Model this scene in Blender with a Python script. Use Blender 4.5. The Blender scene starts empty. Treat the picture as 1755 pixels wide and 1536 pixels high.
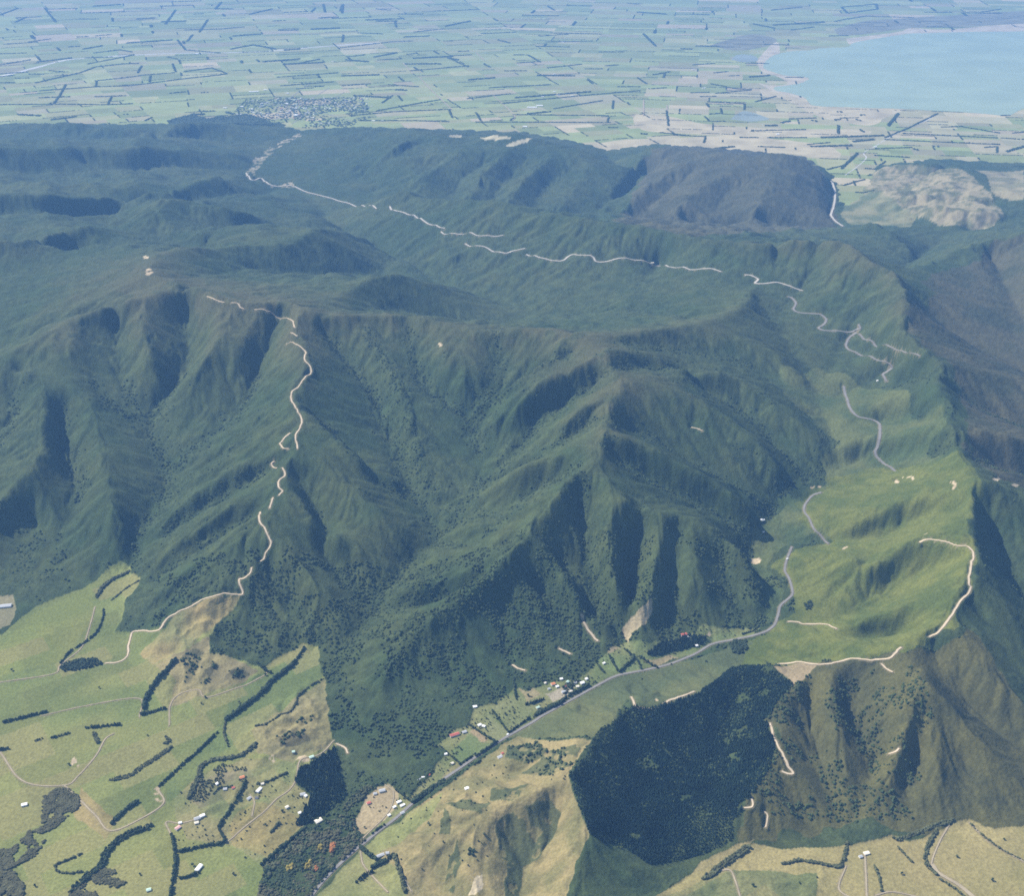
import bpy, math, random
import numpy as np

random.seed(7)
rng = np.random.default_rng(11)
scene = bpy.context.scene
COL = scene.collection

# ------------------------------------------------------------------ camera, sky, sun, exposure
CAM_H = 3500.0
PITCH = math.radians(27.0)
FPX = 2001.0                      # focal length in pixels of the 1755 px wide photograph
CX, CY = 877.5, 768.0

cam_data = bpy.data.cameras.new("camera")
cam = bpy.data.objects.new("camera", cam_data)
COL.objects.link(cam)
cam.location = (0, 0, CAM_H)
cam.rotation_euler = (math.radians(90) - PITCH, 0, 0)
cam_data.sensor_width = 36.0
cam_data.lens = FPX / 1755.0 * 36.0
cam_data.clip_start = 1.0
cam_data.clip_end = 200000.0
scene.camera = cam

SUN_ELEV = math.radians(45.0)
SUN_LEFT = math.radians(66.0)     # the sun stands to the left of the view, a little ahead
sx, sy = -math.sin(SUN_LEFT), math.cos(SUN_LEFT)
sun_vec = (sx * math.cos(SUN_ELEV), sy * math.cos(SUN_ELEV), math.sin(SUN_ELEV))
world = bpy.data.worlds.new("World")
scene.world = world
world.use_nodes = True
wn = world.node_tree
wn.nodes.clear()
sky = wn.nodes.new("ShaderNodeTexSky")
sky.sky_type = 'NISHITA'
sky.sun_disc = False
sky.sun_elevation = SUN_ELEV
sky.sun_rotation = math.atan2(sx, sy)
sky.altitude = 300.0
bg = wn.nodes.new("ShaderNodeBackground")
bg.inputs["Strength"].default_value = 0.10
wo = wn.nodes.new("ShaderNodeOutputWorld")
wn.links.new(sky.outputs[0], bg.inputs["Color"])
wn.links.new(bg.outputs[0], wo.inputs["Surface"])

sun_data = bpy.data.lights.new("sun", 'SUN')
sun_data.energy = 5.0
sun_data.angle = math.radians(0.5)
sun_data.color = (1.0, 0.94, 0.84)
sun = bpy.data.objects.new("sun", sun_data)
COL.objects.link(sun)
sun.location = (-3000, 0, 9000)
from mathutils import Vector
sun.rotation_euler = Vector(sun_vec).to_track_quat('Z', 'Y').to_euler()

vs = scene.view_settings
vs.view_transform = 'Standard'
vs.look = 'None'
vs.exposure = 0.82
vs.gamma = 1.0
vs.use_curve_mapping = False
scene.cycles.use_denoising = False
scene.cycles.max_bounces = 4
scene.cycles.volume_bounces = 0
scene.cycles.filter_width = 1.7

# ------------------------------------------------------------------ reading the photograph's geometry
SP, CP = math.sin(PITCH), math.cos(PITCH)

def ray(px, py):
    a = (px - CX) / FPX
    b = -(py - CY) / FPX
    return np.array([a, CP + b * SP, -SP + b * CP])

def at(px, py, z):
    """Point at height z seen along a pixel's direction."""
    d = ray(px, py)
    t = (z - CAM_H) / d[2]
    return np.array([d[0] * t, d[1] * t, z])

PLAIN_Z = 45.0

# ridges (crests) and valleys (streams), as x,y,height
LINES = """
# main left ridge from the left edge to the head of the centre spur
-260,650,560 -120,640,600 0,619,640 58,585,690 137,544,740 205,524,780 290,502,815 325,497,825 355,507,825 400,519,820 450,524,815 490,520,820 515,531,815 555,543,790 640,543,770 700,542,765 755,556,760 845,574,765 905,566,785 960,569,800 1000,580,800 1035,605,795 1065,655,765 1047,705,740 1035,750,715 1028,772,700 1014,801,675 973,832,640 949,862,610 908,903,565 877,955,505 843,979,475 785,1033,410 758,1060,385 710,1092,345 665,1145,300 625,1190,262
# peak and left spur behind
-260,620,520 0,598,600 80,560,660 170,515,740 250,470,830 300,490,818 325,497,825
250,470,830 267,440,750 376,424,660 444,422,600 496,428,570 547,405,540 600,408,450 640,415,330
# valley between the two left spurs
-200,640,470 20,603,560 110,556,660 190,522,760
# V1 valley
318,506,770 319,544,680 325,619,560 297,664,500 260,708,450 262,756,415 285,800,380 273,860,340 236,910,305 224,972,262 190,1040,235 150,1120,222
240,536,755 246,570,700 258,620,620 280,664,520
205,530,750 198,560,680 205,619,590 219,670,515 246,705,462
150,560,700 170,620,610 160,660,560 200,700,500 240,722,455
376,540,770 376,585,710 340,635,620 300,690,500
490,540,760 465,575,690 440,640,580 424,690,520 380,730,470 325,770,415 300,795,390
430,535,770 420,590,690 400,640,600
# track ridge
515,531,815 503,575,765 528,625,720 508,665,685 500,692,660 514,735,625 507,768,598 482,820,555 468,868,520 447,885,505 462,930,460 432,978,400 412,1018,355 380,1030,330 330,1050,290 280,1078,255 235,1085,232
500,692,660 440,735,560 370,790,470 320,830,400
470,725,560 400,780,465 330,825,385 300,850,350
507,768,598 430,800,515 350,850,420 290,895,350
470,800,520 400,840,440 320,890,355 280,920,320
475,840,535 400,868,470 330,915,380 265,965,300
440,880,455 380,915,400 310,960,320 265,1000,262
447,890,505 390,930,440 330,975,360 270,1030,270 225,1075,232
432,978,400 380,985,370 320,1010,310
# left hills in front of V1
0,619,640 60,660,600 80,700,560 78,780,480 40,825,440 0,875,390 -100,950,320
137,544,740 120,600,660 110,640,610
30,640,590 20,720,500 -40,800,420 -150,880,320
110,700,500 105,780,425 137,828,375 113,897,310 105,960,262 60,1010,235
120,650,590 160,720,510 180,800,440 185,862,400 205,900,360 210,945,300
0,900,320 40,930,280 30,990,240 0,1010,235
0,875,390 50,890,330 60,930,290
# V2 valleys
555,550,760 560,575,710 600,620,630 648,688,530 676,756,460 693,805,420 705,845,390 727,873,370 744,905,352
620,552,750 650,600,690 690,680,610 700,740,540 720,800,460 745,850,400
700,548,740 703,600,670 725,650,600 760,685,560 799,705,530 816,750,480 824,800,440 816,839,412 771,890,370 744,931,345 682,982,312 635,1050,280 605,1095,260 575,1150,242 580,1240,226 560,1310,218
755,560,750 760,610,700 790,660,620 808,695,545
845,578,755 853,615,690 850,650,640 820,690,570 813,725,515
800,568,755 800,610,700 822,650,640
990,582,795 956,606,765 910,637,715 870,664,650 835,688,580 819,700,545
975,612,740 930,645,670 880,677,600 840,706,540 818,728,508
1025,615,790 975,642,755 922,667,705 880,697,630 853,718,575 828,738,510
1030,650,730 975,685,660 925,718,590 895,765,505 860,795,460 828,822,425
1055,672,755 1020,692,735 985,715,705 949,742,650 915,772,570 885,793,500
1020,725,685 970,757,610 920,790,530 875,812,470 830,840,415
1030,765,700 990,775,670 940,792,610 898,806,555 853,830,470 825,848,425
1000,800,640 953,821,570 908,842,500 870,866,445 820,884,400 780,893,375
985,825,650 935,840,605 880,876,525 830,900,450 780,915,385
950,850,580 900,885,500 850,912,435 790,932,380 750,935,348
925,885,585 875,912,525 820,940,455 770,958,395 715,968,330
895,930,505 850,948,450 800,968,400 740,985,345 690,990,316
877,958,505 830,968,460 780,990,410 720,1010,355 670,1025,305
830,1000,425 780,1020,370 720,1040,320 660,1040,288
800,1020,428 750,1045,385 690,1062,330 645,1070,285
500,692,660 560,740,600 620,790,530 680,830,440
507,768,598 560,800,555 610,850,490 660,900,420 720,915,360
540,720,590 590,770,530 640,820,470 690,850,405
482,820,555 530,880,500 580,930,430 640,960,360 680,975,320
515,820,520 545,880,450 560,940,400 590,990,350 635,1020,300
462,930,460 510,975,410 550,1020,350 590,1080,275
450,960,400 490,1020,340 530,1070,290 560,1110,255
412,1018,355 450,1050,320 490,1085,285 530,1100,255
370,1060,275 400,1100,245 460,1140,230
# right of the centre spur
1010,820,650 990,855,600 1000,897,535 1014,951,460 1018,992,410 1035,1040,350 1062,1085,290 1072,1105,272
1014,801,675 1040,830,650 1059,863,620 1141,887,560 1190,893,520 1230,915,480 1268,955,420 1300,995,350 1305,1035,310
1059,863,620 1045,905,560 1042,960,490 1055,1020,410 1068,1060,330
1141,887,560 1127,951,480 1112,1015,410 1095,1055,340 1078,1085,290
1100,885,550 1090,930,490 1085,990,410 1078,1040,350
1190,893,520 1180,950,462 1195,1010,385 1210,1060,300
1160,900,522 1152,960,452 1147,1030,362 1142,1085,280
1230,915,480 1240,970,400 1255,1030,330 1250,1075,275
908,903,565 930,950,500 975,1000,440 1010,1050,360 1035,1090,290
940,910,545 960,960,460 990,1020,390 1010,1060,330 1020,1110,275
843,979,475 890,1000,430 940,1030,380 985,1070,310 1005,1120,270
900,975,450 930,1010,385 965,1060,320 985,1110,272
785,1033,410 840,1050,375 900,1090,310 940,1140,262
870,1010,400 860,1060,340 860,1110,290 880,1160,255
758,1060,385 790,1110,320 810,1160,270 820,1200,250
720,1100,320 760,1150,275 790,1200,248
665,1145,300 700,1190,265 720,1230,242
1035,750,715 1076,762,690 1127,777,650 1180,812,580 1257,856,480 1300,895,400
1040,735,700 1090,735,640 1150,770,560 1220,810,480 1290,850,410 1330,860,365
1028,772,680 1080,800,610 1140,835,540 1220,870,460 1290,915,370
1065,655,765 1110,648,740 1180,681,680 1240,712,600 1300,765,510 1350,825,400
1050,640,750 1100,625,710 1180,655,630 1270,700,540 1340,770,440 1370,815,385
1035,605,795 1100,605,750 1180,635,690 1270,655,610 1340,700,530 1400,760,440
1000,580,800 1100,572,760 1180,560,720 1240,545,690 1280,520,640 1290,490,575
1050,588,770 1150,598,700 1250,612,620 1320,640,550 1380,700,480 1425,755,430
1180,560,720 1260,580,650 1330,610,570 1380,655,490
# V3 valley
1300,515,560 1330,560,540 1358,600,510 1382,650,475 1408,700,455 1438,762,425 1395,808,380 1346,839,355 1319,883,335 1290,930,318 1286,960,308 1308,1000,298 1318,1040,288 1300,1075,275 1250,1092,265 1190,1115,256 1130,1140,250 1060,1165,246 990,1195,242 920,1225,238 870,1262,235 800,1305,230 740,1350,226 690,1390,222 620,1440,218 560,1500,214 520,1560,212
# road ridge
555,372,230 640,345,330 720,345,430 800,350,520 860,352,560 900,368,570 990,380,610 1050,386,630 1100,391,640 1180,410,660 1290,420,700 1370,415,740 1450,420,770 1497,457,750 1528,469,740 1548,500,735 1548,530,715 1540,560,690 1575,605,670 1608,626,655 1606,660,645 1627,705,630 1632,749,625 1651,794,615 1675,828,605 1663,873,585 1664,938,560 1661,999,525 1620,1064,465 1579,1098,430 1541,1119,410 1449,1133,365 1408,1143,345 1346,1140,325 1280,1152,318 1200,1190,330 1120,1208,335 1085,1206,330
# V4 behind the main ridge
908,545,430 910,530,415 850,515,405 790,500,390 750,480,370 683,446,335 614,414,295 560,375,245 540,345,215 500,322,185 465,312,165 432,302,148 432,280,130 455,262,112 490,238,85 510,226,60 520,220,46
955,560,560 930,545,480 908,538,425
1000,575,640 1060,540,560 1100,490,520 1130,455,500
1180,555,600 1130,530,560 1040,535,500 950,540,440
1290,488,560 1220,520,600 1150,548,640
# spurs down from the road ridge into V4
800,350,520 790,385,410 770,420,360 740,455,355
860,352,560 850,395,470 830,440,410 800,485,385
900,368,570 905,420,482 880,460,432 850,500,402
990,380,610 985,430,505 950,490,445 915,520,412
1100,391,640 1090,440,545 1030,500,475 960,520,425
1180,410,660 1180,455,562 1120,510,505
830,355,500 815,395,390 785,440,370 760,470,368
880,362,540 880,415,430 850,460,400
945,378,560 950,415,435 910,470,400 870,510,390
1045,390,590 1040,430,455 990,490,420 930,522,402
1140,405,610 1128,445,480 1080,500,450
1240,420,640 1240,460,530 1200,500,560
# ridge and valley left of V4
330,476,700 440,466,540 540,482,440 640,470,365 685,450,338
560,542,750 580,513,690 631,480,655 683,475,615 740,490,545 785,503,430
600,535,690 683,532,540 772,552,460 853,560,430 905,545,425
# far left hills
-300,350,650 0,345,600 100,350,560 200,340,500 290,330,430 380,312,300 420,302,170
-300,400,700 0,420,700 100,402,650 222,393,560 290,360,520 342,369,480 430,372,420 500,358,300 545,352,225
-200,450,600 0,475,600 100,455,620 200,450,680 250,470,830
-200,430,520 0,450,540 120,430,540 230,425,560 330,400,500 430,400,430 520,385,340 560,378,250
-200,370,480 60,380,470 180,368,420 270,345,400 350,345,330 450,335,220 480,322,180
-300,275,480 0,270,480 120,260,430 240,262,380 330,256,300 400,264,190 430,272,135
-300,305,350 0,305,350 150,300,300 300,290,230 425,292,142
-300,240,180 0,240,170 200,238,160 330,238,130 420,246,105 460,258,108
-300,222,160 0,219,190 80,214,210 150,216,210 260,223,230 350,219,190 420,212,160 470,220,120 500,230,75
0,345,600 60,320,450 100,300,320
120,260,430 150,285,330 180,298,290
240,262,380 260,245,250 270,238,160
# big hill between the town gap and the right plain
515,236,75 545,229,200 600,223,300 645,225,335 700,232,310 760,241,390 800,246,360 850,237,415 910,238,420 960,254,355 1000,263,330 1060,285,260 1095,303,170 1110,300,100
470,300,160 520,305,200 560,285,260 600,255,290 640,236,330
590,338,250 620,300,280 680,262,340 720,240,350
640,330,260 660,300,270 690,270,300 715,252,330
700,335,300 740,300,340 800,265,390 830,238,410
660,340,270 723,307,280 760,280,330 780,255,380
800,345,330 830,300,350 870,265,395 900,243,410
760,345,300 795,310,290 840,280,340
870,350,280 900,310,320 940,275,370 950,252,380
840,352,260 870,310,270 905,275,340
960,360,200 990,315,270 1010,285,310 1020,268,310
910,365,200 940,320,230 970,290,300
# valley behind the road ridge
640,349,290 720,352,300 800,362,240 900,380,190 1025,364,160 1150,385,140 1300,390,120 1440,392,100 1425,365,80 1428,335,60
1025,364,160 1065,335,120 1095,308,90 1060,285,75 1035,262,50
# right-hand hill of the far front
1035,360,180 1060,320,190 1100,268,220 1110,258,240 1150,254,305 1185,263,290 1240,264,350 1285,272,360 1340,265,395 1380,276,330 1405,300,230 1420,320,120
1060,372,220 1110,320,250 1180,280,310
1150,380,220 1190,330,270 1250,300,330 1280,275,360
1090,378,170 1140,330,215 1190,295,280
1280,392,210 1310,340,270 1340,270,370
1210,388,170 1240,340,230 1290,300,330
1390,390,140 1400,350,170 1395,310,220
1330,392,150 1350,340,240 1365,300,310
# right far hills
1440,402,200 1497,387,330 1535,410,310 1569,441,270
1548,466,420 1560,452,300 1580,438,230 1620,410,170 1580,385,120 1500,365,80 1460,356,55
1548,480,600 1600,450,470 1668,424,500 1755,400,560 1900,380,650
1500,340,80 1540,345,130 1600,350,150 1650,352,180 1690,345,190 1700,330,200 1665,300,190 1640,288,170 1580,284,150 1520,286,110 1500,300,70
1640,288,170 1600,300,150 1560,330,90
1665,300,190 1610,320,150 1570,340,100
1620,296,110 1575,318,80 1530,330,65
1720,375,200 1650,372,200 1600,368,180 1560,375,130
1755,340,260 1720,325,230 1700,330,200
1755,340,260 1850,330,300
1720,300,90 1755,305,100
1755,370,230 1680,395,190 1620,410,170
1690,360,150 1640,362,130 1570,362,95
# right of the right ridge
1560,490,650 1600,545,520 1661,592,420 1755,640,330 1900,700,250
1668,424,500 1690,480,450 1720,540,400 1755,590,360
1755,400,560 1790,480,500 1850,560,400
1700,440,430 1730,500,410 1760,560,370
1608,626,655 1661,634,600 1710,645,540 1755,655,500 1900,690,420
1640,680,560 1700,710,480 1755,730,430 1900,780,330
1632,749,625 1690,745,580 1755,760,530 1880,780,450
1665,792,560 1710,800,500 1755,815,450 1900,850,350
1675,828,605 1715,840,570 1755,850,545 1880,890,460
1672,860,560 1700,920,480 1722,970,430 1755,1022,370 1850,1100,280
1664,938,560 1690,1000,490 1730,1060,420 1780,1120,340
1655,1015,490 1680,1075,420 1712,1110,380 1745,1155,330 1800,1210,270
1620,1064,465 1660,1120,420 1710,1180,360 1780,1240,300
1590,1110,400 1620,1165,370 1655,1205,330 1702,1248,295 1760,1290,260 1850,1330,230
# left of the right ridge
1548,500,735 1500,520,650 1470,545,570 1450,580,500 1420,640,470 1412,680,460
1452,424,770 1440,470,680 1430,510,600 1400,550,520 1375,590,500
1500,470,700 1480,510,620 1472,550,545 1430,575,500
1400,425,700 1390,480,600 1375,500,560 1340,535,535
1330,422,670 1335,470,590 1310,500,560
1575,605,670 1530,628,530 1490,650,460 1440,680,440
1550,580,640 1500,590,540 1460,620,490 1420,660,465
1627,705,630 1560,680,560 1500,690,470 1440,730,435
1608,650,620 1560,655,540 1500,665,455
1632,749,625 1570,745,540 1520,750,450 1450,765,420
1632,725,600 1560,715,510 1510,722,440
1651,794,615 1590,790,540 1540,805,440 1480,818,400 1420,838,370 1382,860,345
1640,775,590 1570,775,490 1510,782,410 1430,795,385 1400,808,378
1675,828,605 1600,850,520 1540,868,450 1480,890,400 1430,925,350
1655,870,560 1580,885,480 1520,910,400 1460,925,360 1415,935,335 1360,925,320 1320,930,315
1664,938,560 1590,922,510 1565,930,490 1524,951,440 1480,970,400 1420,945,355 1375,945,325 1345,960,310
1524,951,440 1480,985,385 1400,1020,330 1350,1040,298
1658,960,535 1590,975,450 1540,1010,380 1490,1045,330 1430,1062,305 1370,1068,292
1661,999,525 1600,1025,460 1530,1048,400 1435,1080,335 1360,1095,300 1290,1110,275
1560,945,470 1530,985,400 1500,1020,360
1620,1064,465 1540,1095,390 1450,1108,345 1370,1118,305 1290,1130,280
1590,1078,430 1520,1088,370 1440,1095,330
1449,1133,365 1400,1128,325 1330,1125,295 1260,1130,275
1346,1140,325 1280,1140,295 1200,1150,270 1130,1165,260
1200,1190,330 1150,1180,295 1090,1180,270
1085,1206,330 1060,1195,290 1030,1195,260
# lower right hill
1541,1119,410 1582,1170,430 1566,1221,400 1541,1283,340 1517,1317,305 1500,1365,255 1485,1405,228
1449,1133,365 1422,1170,365 1428,1256,330 1445,1327,280 1452,1395,232
1408,1143,345 1375,1175,345 1345,1210,335 1335,1260,320 1370,1320,280 1390,1370,250 1400,1405,230
1390,1170,330 1380,1225,300 1408,1280,270 1418,1348,245 1436,1405,225
1480,1150,365 1455,1180,340 1465,1240,300 1495,1285,270 1507,1325,250 1480,1360,238 1470,1405,225
1520,1150,380 1510,1200,360 1500,1240,320
1566,1221,400 1600,1280,340 1610,1340,290 1610,1400,232
1570,1240,360 1570,1300,300 1555,1350,260 1550,1400,226
1582,1170,430 1630,1230,380 1680,1290,320 1700,1350,270 1710,1400,228
1620,1250,350 1650,1310,295 1660,1360,255 1655,1405,225
1700,1290,310 1750,1330,270 1780,1380,230
# pine bowl
1335,1260,320 1320,1230,328 1345,1195,335 1330,1155,325
1335,1260,320 1325,1310,310 1290,1370,285 1262,1400,268 1255,1440,235
1200,1190,330 1180,1240,300 1160,1300,275 1150,1360,255 1150,1420,240 1165,1470,222
1260,1160,320 1250,1220,290 1240,1290,275 1220,1360,255 1190,1420,240
1120,1208,335 1090,1260,305 1080,1320,285 1110,1400,255 1150,1440,232
1290,1170,315 1300,1220,310 1285,1290,295 1255,1350,275 1240,1410,250
1010,1272,362 1050,1300,320 1090,1340,280
975,1330,362 1030,1360,320 1080,1390,280 1110,1410,255
1010,1430,325 1050,1440,285 1110,1465,240 1150,1475,224
# brown grass hills
1085,1206,330 1045,1245,352 1012,1270,362 975,1330,362 990,1380,345 1010,1430,325 985,1485,300 970,1536,288 960,1620,270
975,1330,362 905,1372,345 836,1396,320 826,1444,295 828,1480,280 820,1536,262 810,1620,245
1012,1270,362 940,1285,310 890,1290,265 860,1300,245
905,1372,345 870,1400,300 865,1440,265 895,1480,245 880,1536,228
950,1360,320 930,1420,285 905,1475,250
836,1396,325 760,1440,280 700,1475,250 680,1530,235
775,1430,283 758,1480,262 745,1536,242 735,1600,228
940,1330,330 870,1335,295 800,1345,252 760,1365,235
900,1310,275 840,1325,250 790,1345,236
985,1400,330 950,1440,285 925,1500,250 915,1560,235
# flat ground in front
1300,1440,222 1400,1425,221 1500,1420,221 1600,1420,221 1755,1415,222 1900,1410,224
1150,1500,216 1350,1500,216 1550,1500,216 1755,1500,216 2000,1500,216
1180,1560,212 1400,1600,212 1900,1600,212
-200,1010,232 0,1025,232 60,1020,232 130,990,240 200,975,250
-200,1100,228 0,1120,226 100,1120,224 220,1090,228
-200,1300,220 0,1300,219 150,1290,219 250,1250,221 330,1200,226 420,1160,230 510,1110,238 540,1115,242
300,1130,236 350,1110,246 380,1150,234
-200,1450,214 0,1450,214 200,1420,214 400,1400,214 500,1400,216
-200,1600,210 200,1600,210 450,1600,210
560,1330,219 640,1350,224 700,1330,230 760,1290,235 820,1240,240 900,1200,244
640,1440,222 700,1400,226 760,1360,232 830,1310,240 880,1280,243
600,1536,214 650,1500,219 690,1530,224
"""

FRONT = [(-900,212),(-400,212),(0,212),(200,214),(330,212),(410,205),(480,210),(505,222),(530,222),(600,217),(760,222),(900,226),
         (1010,248),(1040,258),(1120,246),(1280,258),(1380,268),(1425,300),(1432,340),(1455,352),(1490,330),(1500,285),
         (1600,272),(1755,280),(2600,280)]

def parse_px():
    out = []
    for ln in LINES.strip().splitlines():
        if ln.startswith('#') or not ln.strip():
            continue
        q = np.array([tuple(map(float, t.split(','))) for t in ln.split()])
        x, y, z = q.T
        m = (x > 380) & (x < 1200) & (y > 385) & (y < 562) & (z < 620)      # the valley behind the main ridge is deep
        z = np.where(m, z - 105 * np.clip((620 - z) / 240, 0, 1), z)
        m = (x > 400) & (x < 660) & (y <= 385) & (z < 340)
        q[:, 2] = np.where(m, 45 + (z - 45) * .5, z)
        out.append(q)
    return out

def inside(poly, x, y):
    """Even-odd point in polygon test on arrays."""
    c = np.zeros(x.shape, bool)
    n = len(poly)
    for i in range(n):
        x1, y1 = poly[i][0], poly[i][1]
        x2, y2 = poly[(i + 1) % n][0], poly[(i + 1) % n][1]
        if y1 == y2:
            continue
        hit = ((y1 > y) != (y2 > y)) & (x < (x2 - x1) * (y - y1) / (y2 - y1) + x1)
        c ^= hit
    return c

# ------------------------------------------------------------------ base relief: a sheet stretched over crests and streams
GX0, GX1, GY0, GY1, GS = -9600.0, 9600.0, 1200.0, 18000.0, 25.0
NX, NY = int((GX1 - GX0) / GS), int((GY1 - GY0) / GS)
NX -= NX % 32; NY -= NY % 32

def blur(a, s):
    """Separable gaussian blur with edge padding."""
    r = max(1, int(3 * s)); k = np.exp(-0.5 * (np.arange(-r, r + 1) / s) ** 2); k /= k.sum()
    for ax in (0, 1):
        p = np.pad(a, [(r, r) if i == ax else (0, 0) for i in (0, 1)], mode='edge')
        o = np.zeros_like(a)
        n = a.shape[ax]
        for i, w in enumerate(k):
            o += w * (p[i:i + n, :] if ax == 0 else p[:, i:i + n])
        a = o
    return a

def solve_base(PXL, last=1):
    pts = []
    for Lp in PXL:
        L = np.array([at(*q) for q in Lp])
        for a, b in zip(L[:-1], L[1:]):
            n = max(2, int(np.hypot(*(b - a)[:2]) / 12))
            t = np.linspace(0, 1, n)[:, None]
            pts.append(a + (b - a) * t)
    pts = np.concatenate(pts)
    front = [at(x, y, PLAIN_Z) for x, y in FRONT] + [np.array([40000., 60000., 0]), np.array([-40000., 60000., 0])]
    Z = None
    for lev in (32, 16, 8, 4, 2, 1):
        if lev < last: break
        s = GS * lev
        ny, nx = NY // lev, NX // lev
        ix = ((pts[:, 0] - GX0) / s).astype(int); iy = ((pts[:, 1] - GY0) / s).astype(int)
        ok = (ix >= 0) & (ix < nx) & (iy >= 0) & (iy < ny)
        f = iy[ok] * nx + ix[ok]
        cnt = np.bincount(f, minlength=nx * ny).reshape(ny, nx)
        sm = np.bincount(f, weights=pts[ok, 2], minlength=nx * ny).reshape(ny, nx)
        fix = cnt > 0
        val = np.where(fix, sm / np.maximum(cnt, 1), 0)
        gx, gy = np.meshgrid(GX0 + (np.arange(nx) + .5) * s, GY0 + (np.arange(ny) + .5) * s)
        pl = inside(front, gx, gy)
        val[pl] = PLAIN_Z; fix |= pl
        if Z is None:
            Z = np.full((ny, nx), 300.0)
        else:
            Z = np.repeat(np.repeat(Z, 2, 0), 2, 1)
        Z[fix] = val[fix]
        for _ in range(400 if lev > 2 else 90):
            p = np.pad(Z, 1, mode='edge')
            Z2 = 0.25 * (p[:-2, 1:-1] + p[2:, 1:-1] + p[1:-1, :-2] + p[1:-1, 2:])
            Z2[fix] = val[fix]
            Z = Z2
    return Z, gx, gy, pl

def sharpen_lines(PXL):
    """Tell crests from streams by the ground around them and part their heights further."""
    Z, gx, gy, _ = solve_base(PXL, 4)
    s = GS * 4; D = Z - blur(Z, 4.0); out = []; val = []
    for n_, Lp in enumerate(PXL):
        W = np.array([at(*q) for q in Lp])
        t = np.linspace(0, len(W) - 1, len(W) * 6); x = np.interp(t, np.arange(len(W)), W[:, 0]); y = np.interp(t, np.arange(len(W)), W[:, 1])
        d = bil(D, (x - GX0) / s - .5, (y - GY0) / s - .5).mean()
        z = Lp[:, 2]; r = max(z.max() - z.min(), 40.0)
        v_ = d <= 0 or n_ in GULLIES
        if not v_: f = LIFT * np.clip((z - z.min()) / (.3 * r), 0, 1)
        else: f = -(DROP + max(d, 0) * .4) * np.clip((z.max() - z) / (.3 * r), 0, 1)
        mx, my = Lp[:, 0].mean(), Lp[:, 1].mean()
        if my < 420 and (mx < 560 or mx > 1430): f = f * 1.7 * np.clip((z - 60) / 90, 0, 1)
        elif 780 < my < 1130 and mx > 1350: f = f * 1.7 * np.clip((z - 260) / 90, 0, 1)
        elif my < 345: f = f * .7 * np.clip((z - 100) / 90, 0, 1)
        elif my < 520: f = f * .55 * np.clip((z - 100) / 90, 0, 1)
        else: f = f * np.clip((z - 235) / 90, 0, 1)
        q = Lp.copy(); q[:, 2] = z + f
        if n_ not in SOFT: out.append(q)
        if v_: val.append(W)
    return out, val

LIFT, DROP = 11.0, 20.0
SOFT = set(range(90, 102))        # the flank under the upper road keeps only its own small gullies
GULLIES = {44, 46, 50, 52, 57, 61, 63, 66, 76, 97, 101, 116, 120, 122, 174, 176, 185, 187, 190, 199, 201, 205, 211, 219, 221}

def bil(A, u, v):
    """Bilinear lookup, u along columns, v along rows."""
    ny, nx = A.shape
    u = np.clip(u, 0, nx - 1.001); v = np.clip(v, 0, ny - 1.001)
    i = u.astype(int); j = v.astype(int); fu = u - i; fv = v - j
    return (A[j, i] * (1 - fu) + A[j, i + 1] * fu) * (1 - fv) + (A[j + 1, i] * (1 - fu) + A[j + 1, i + 1] * fu) * fv


def base_at(x, y):
    return bil(BASE, (x - GX0) / GS - .5, (y - GY0) / GS - .5)

def h2(ix, iy, k):
    n = (ix.astype(np.int64) * 374761393 + iy.astype(np.int64) * 668265263 + k * 1442695041) & 0xFFFFFFFF
    n = ((n ^ (n >> 13)) * 1274126177) & 0xFFFFFFFF
    n = ((n ^ (n >> 16)) * 2246822519) & 0xFFFFFFFF
    return ((n ^ (n >> 15)) & 0xFFFFFF) / float(0xFFFFFF)

def vnoise(x, y, s, k=0):
    """Smooth value noise 0..1 of feature size s."""
    u, v = x / s, y / s
    i, j = np.floor(u), np.floor(v)
    fu, fv = u - i, v - j
    fu = fu * fu * (3 - 2 * fu); fv = fv * fv * (3 - 2 * fv)
    a, b = h2(i, j, k), h2(i + 1, j, k); c, d = h2(i, j + 1, k), h2(i + 1, j + 1, k)
    return (a * (1 - fu) + b * fu) * (1 - fv) + (c * (1 - fu) + d * fu) * fv

def fbm(x, y, s, k=0, n=4):
    o = 0; w = 1; t = 0
    for q in range(n):
        o = o + w * vnoise(x + 31.7 * q, y - 17.3 * q, s, k + q); t += w
        w *= .5; s *= .5
    return o / t

PXL, STREAMS = sharpen_lines(parse_px())
def finish_base():
    Z, gx, gy, pl = solve_base(PXL)
    b = blur(Z, .85)
    b = b + .45 * (b - blur(b, 4.5))
    far_ = np.clip((gy - 8300) / 1500, 0, 1) * np.clip((1500 - gx) / 3000, 0.25, 1) * np.clip((b - 90) / 200, 0, 1)
    rd = 0
    for s_, a_, k_ in ((1500, 60, 1), (750, 105, 4), (380, 62, 8)):
        rd = rd + a_ * (0.5 - 2.2 * np.abs(vnoise(gx + .35 * gy, gy * .8, s_, 400 + k_) - .5))
    b = b + far_ * blur(rd, 1.2)
    return np.where(pl, PLAIN_Z - 12, b)
BASE = finish_base()
DZY, DZX = np.gradient(blur(BASE, 2.0), GS)

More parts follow.
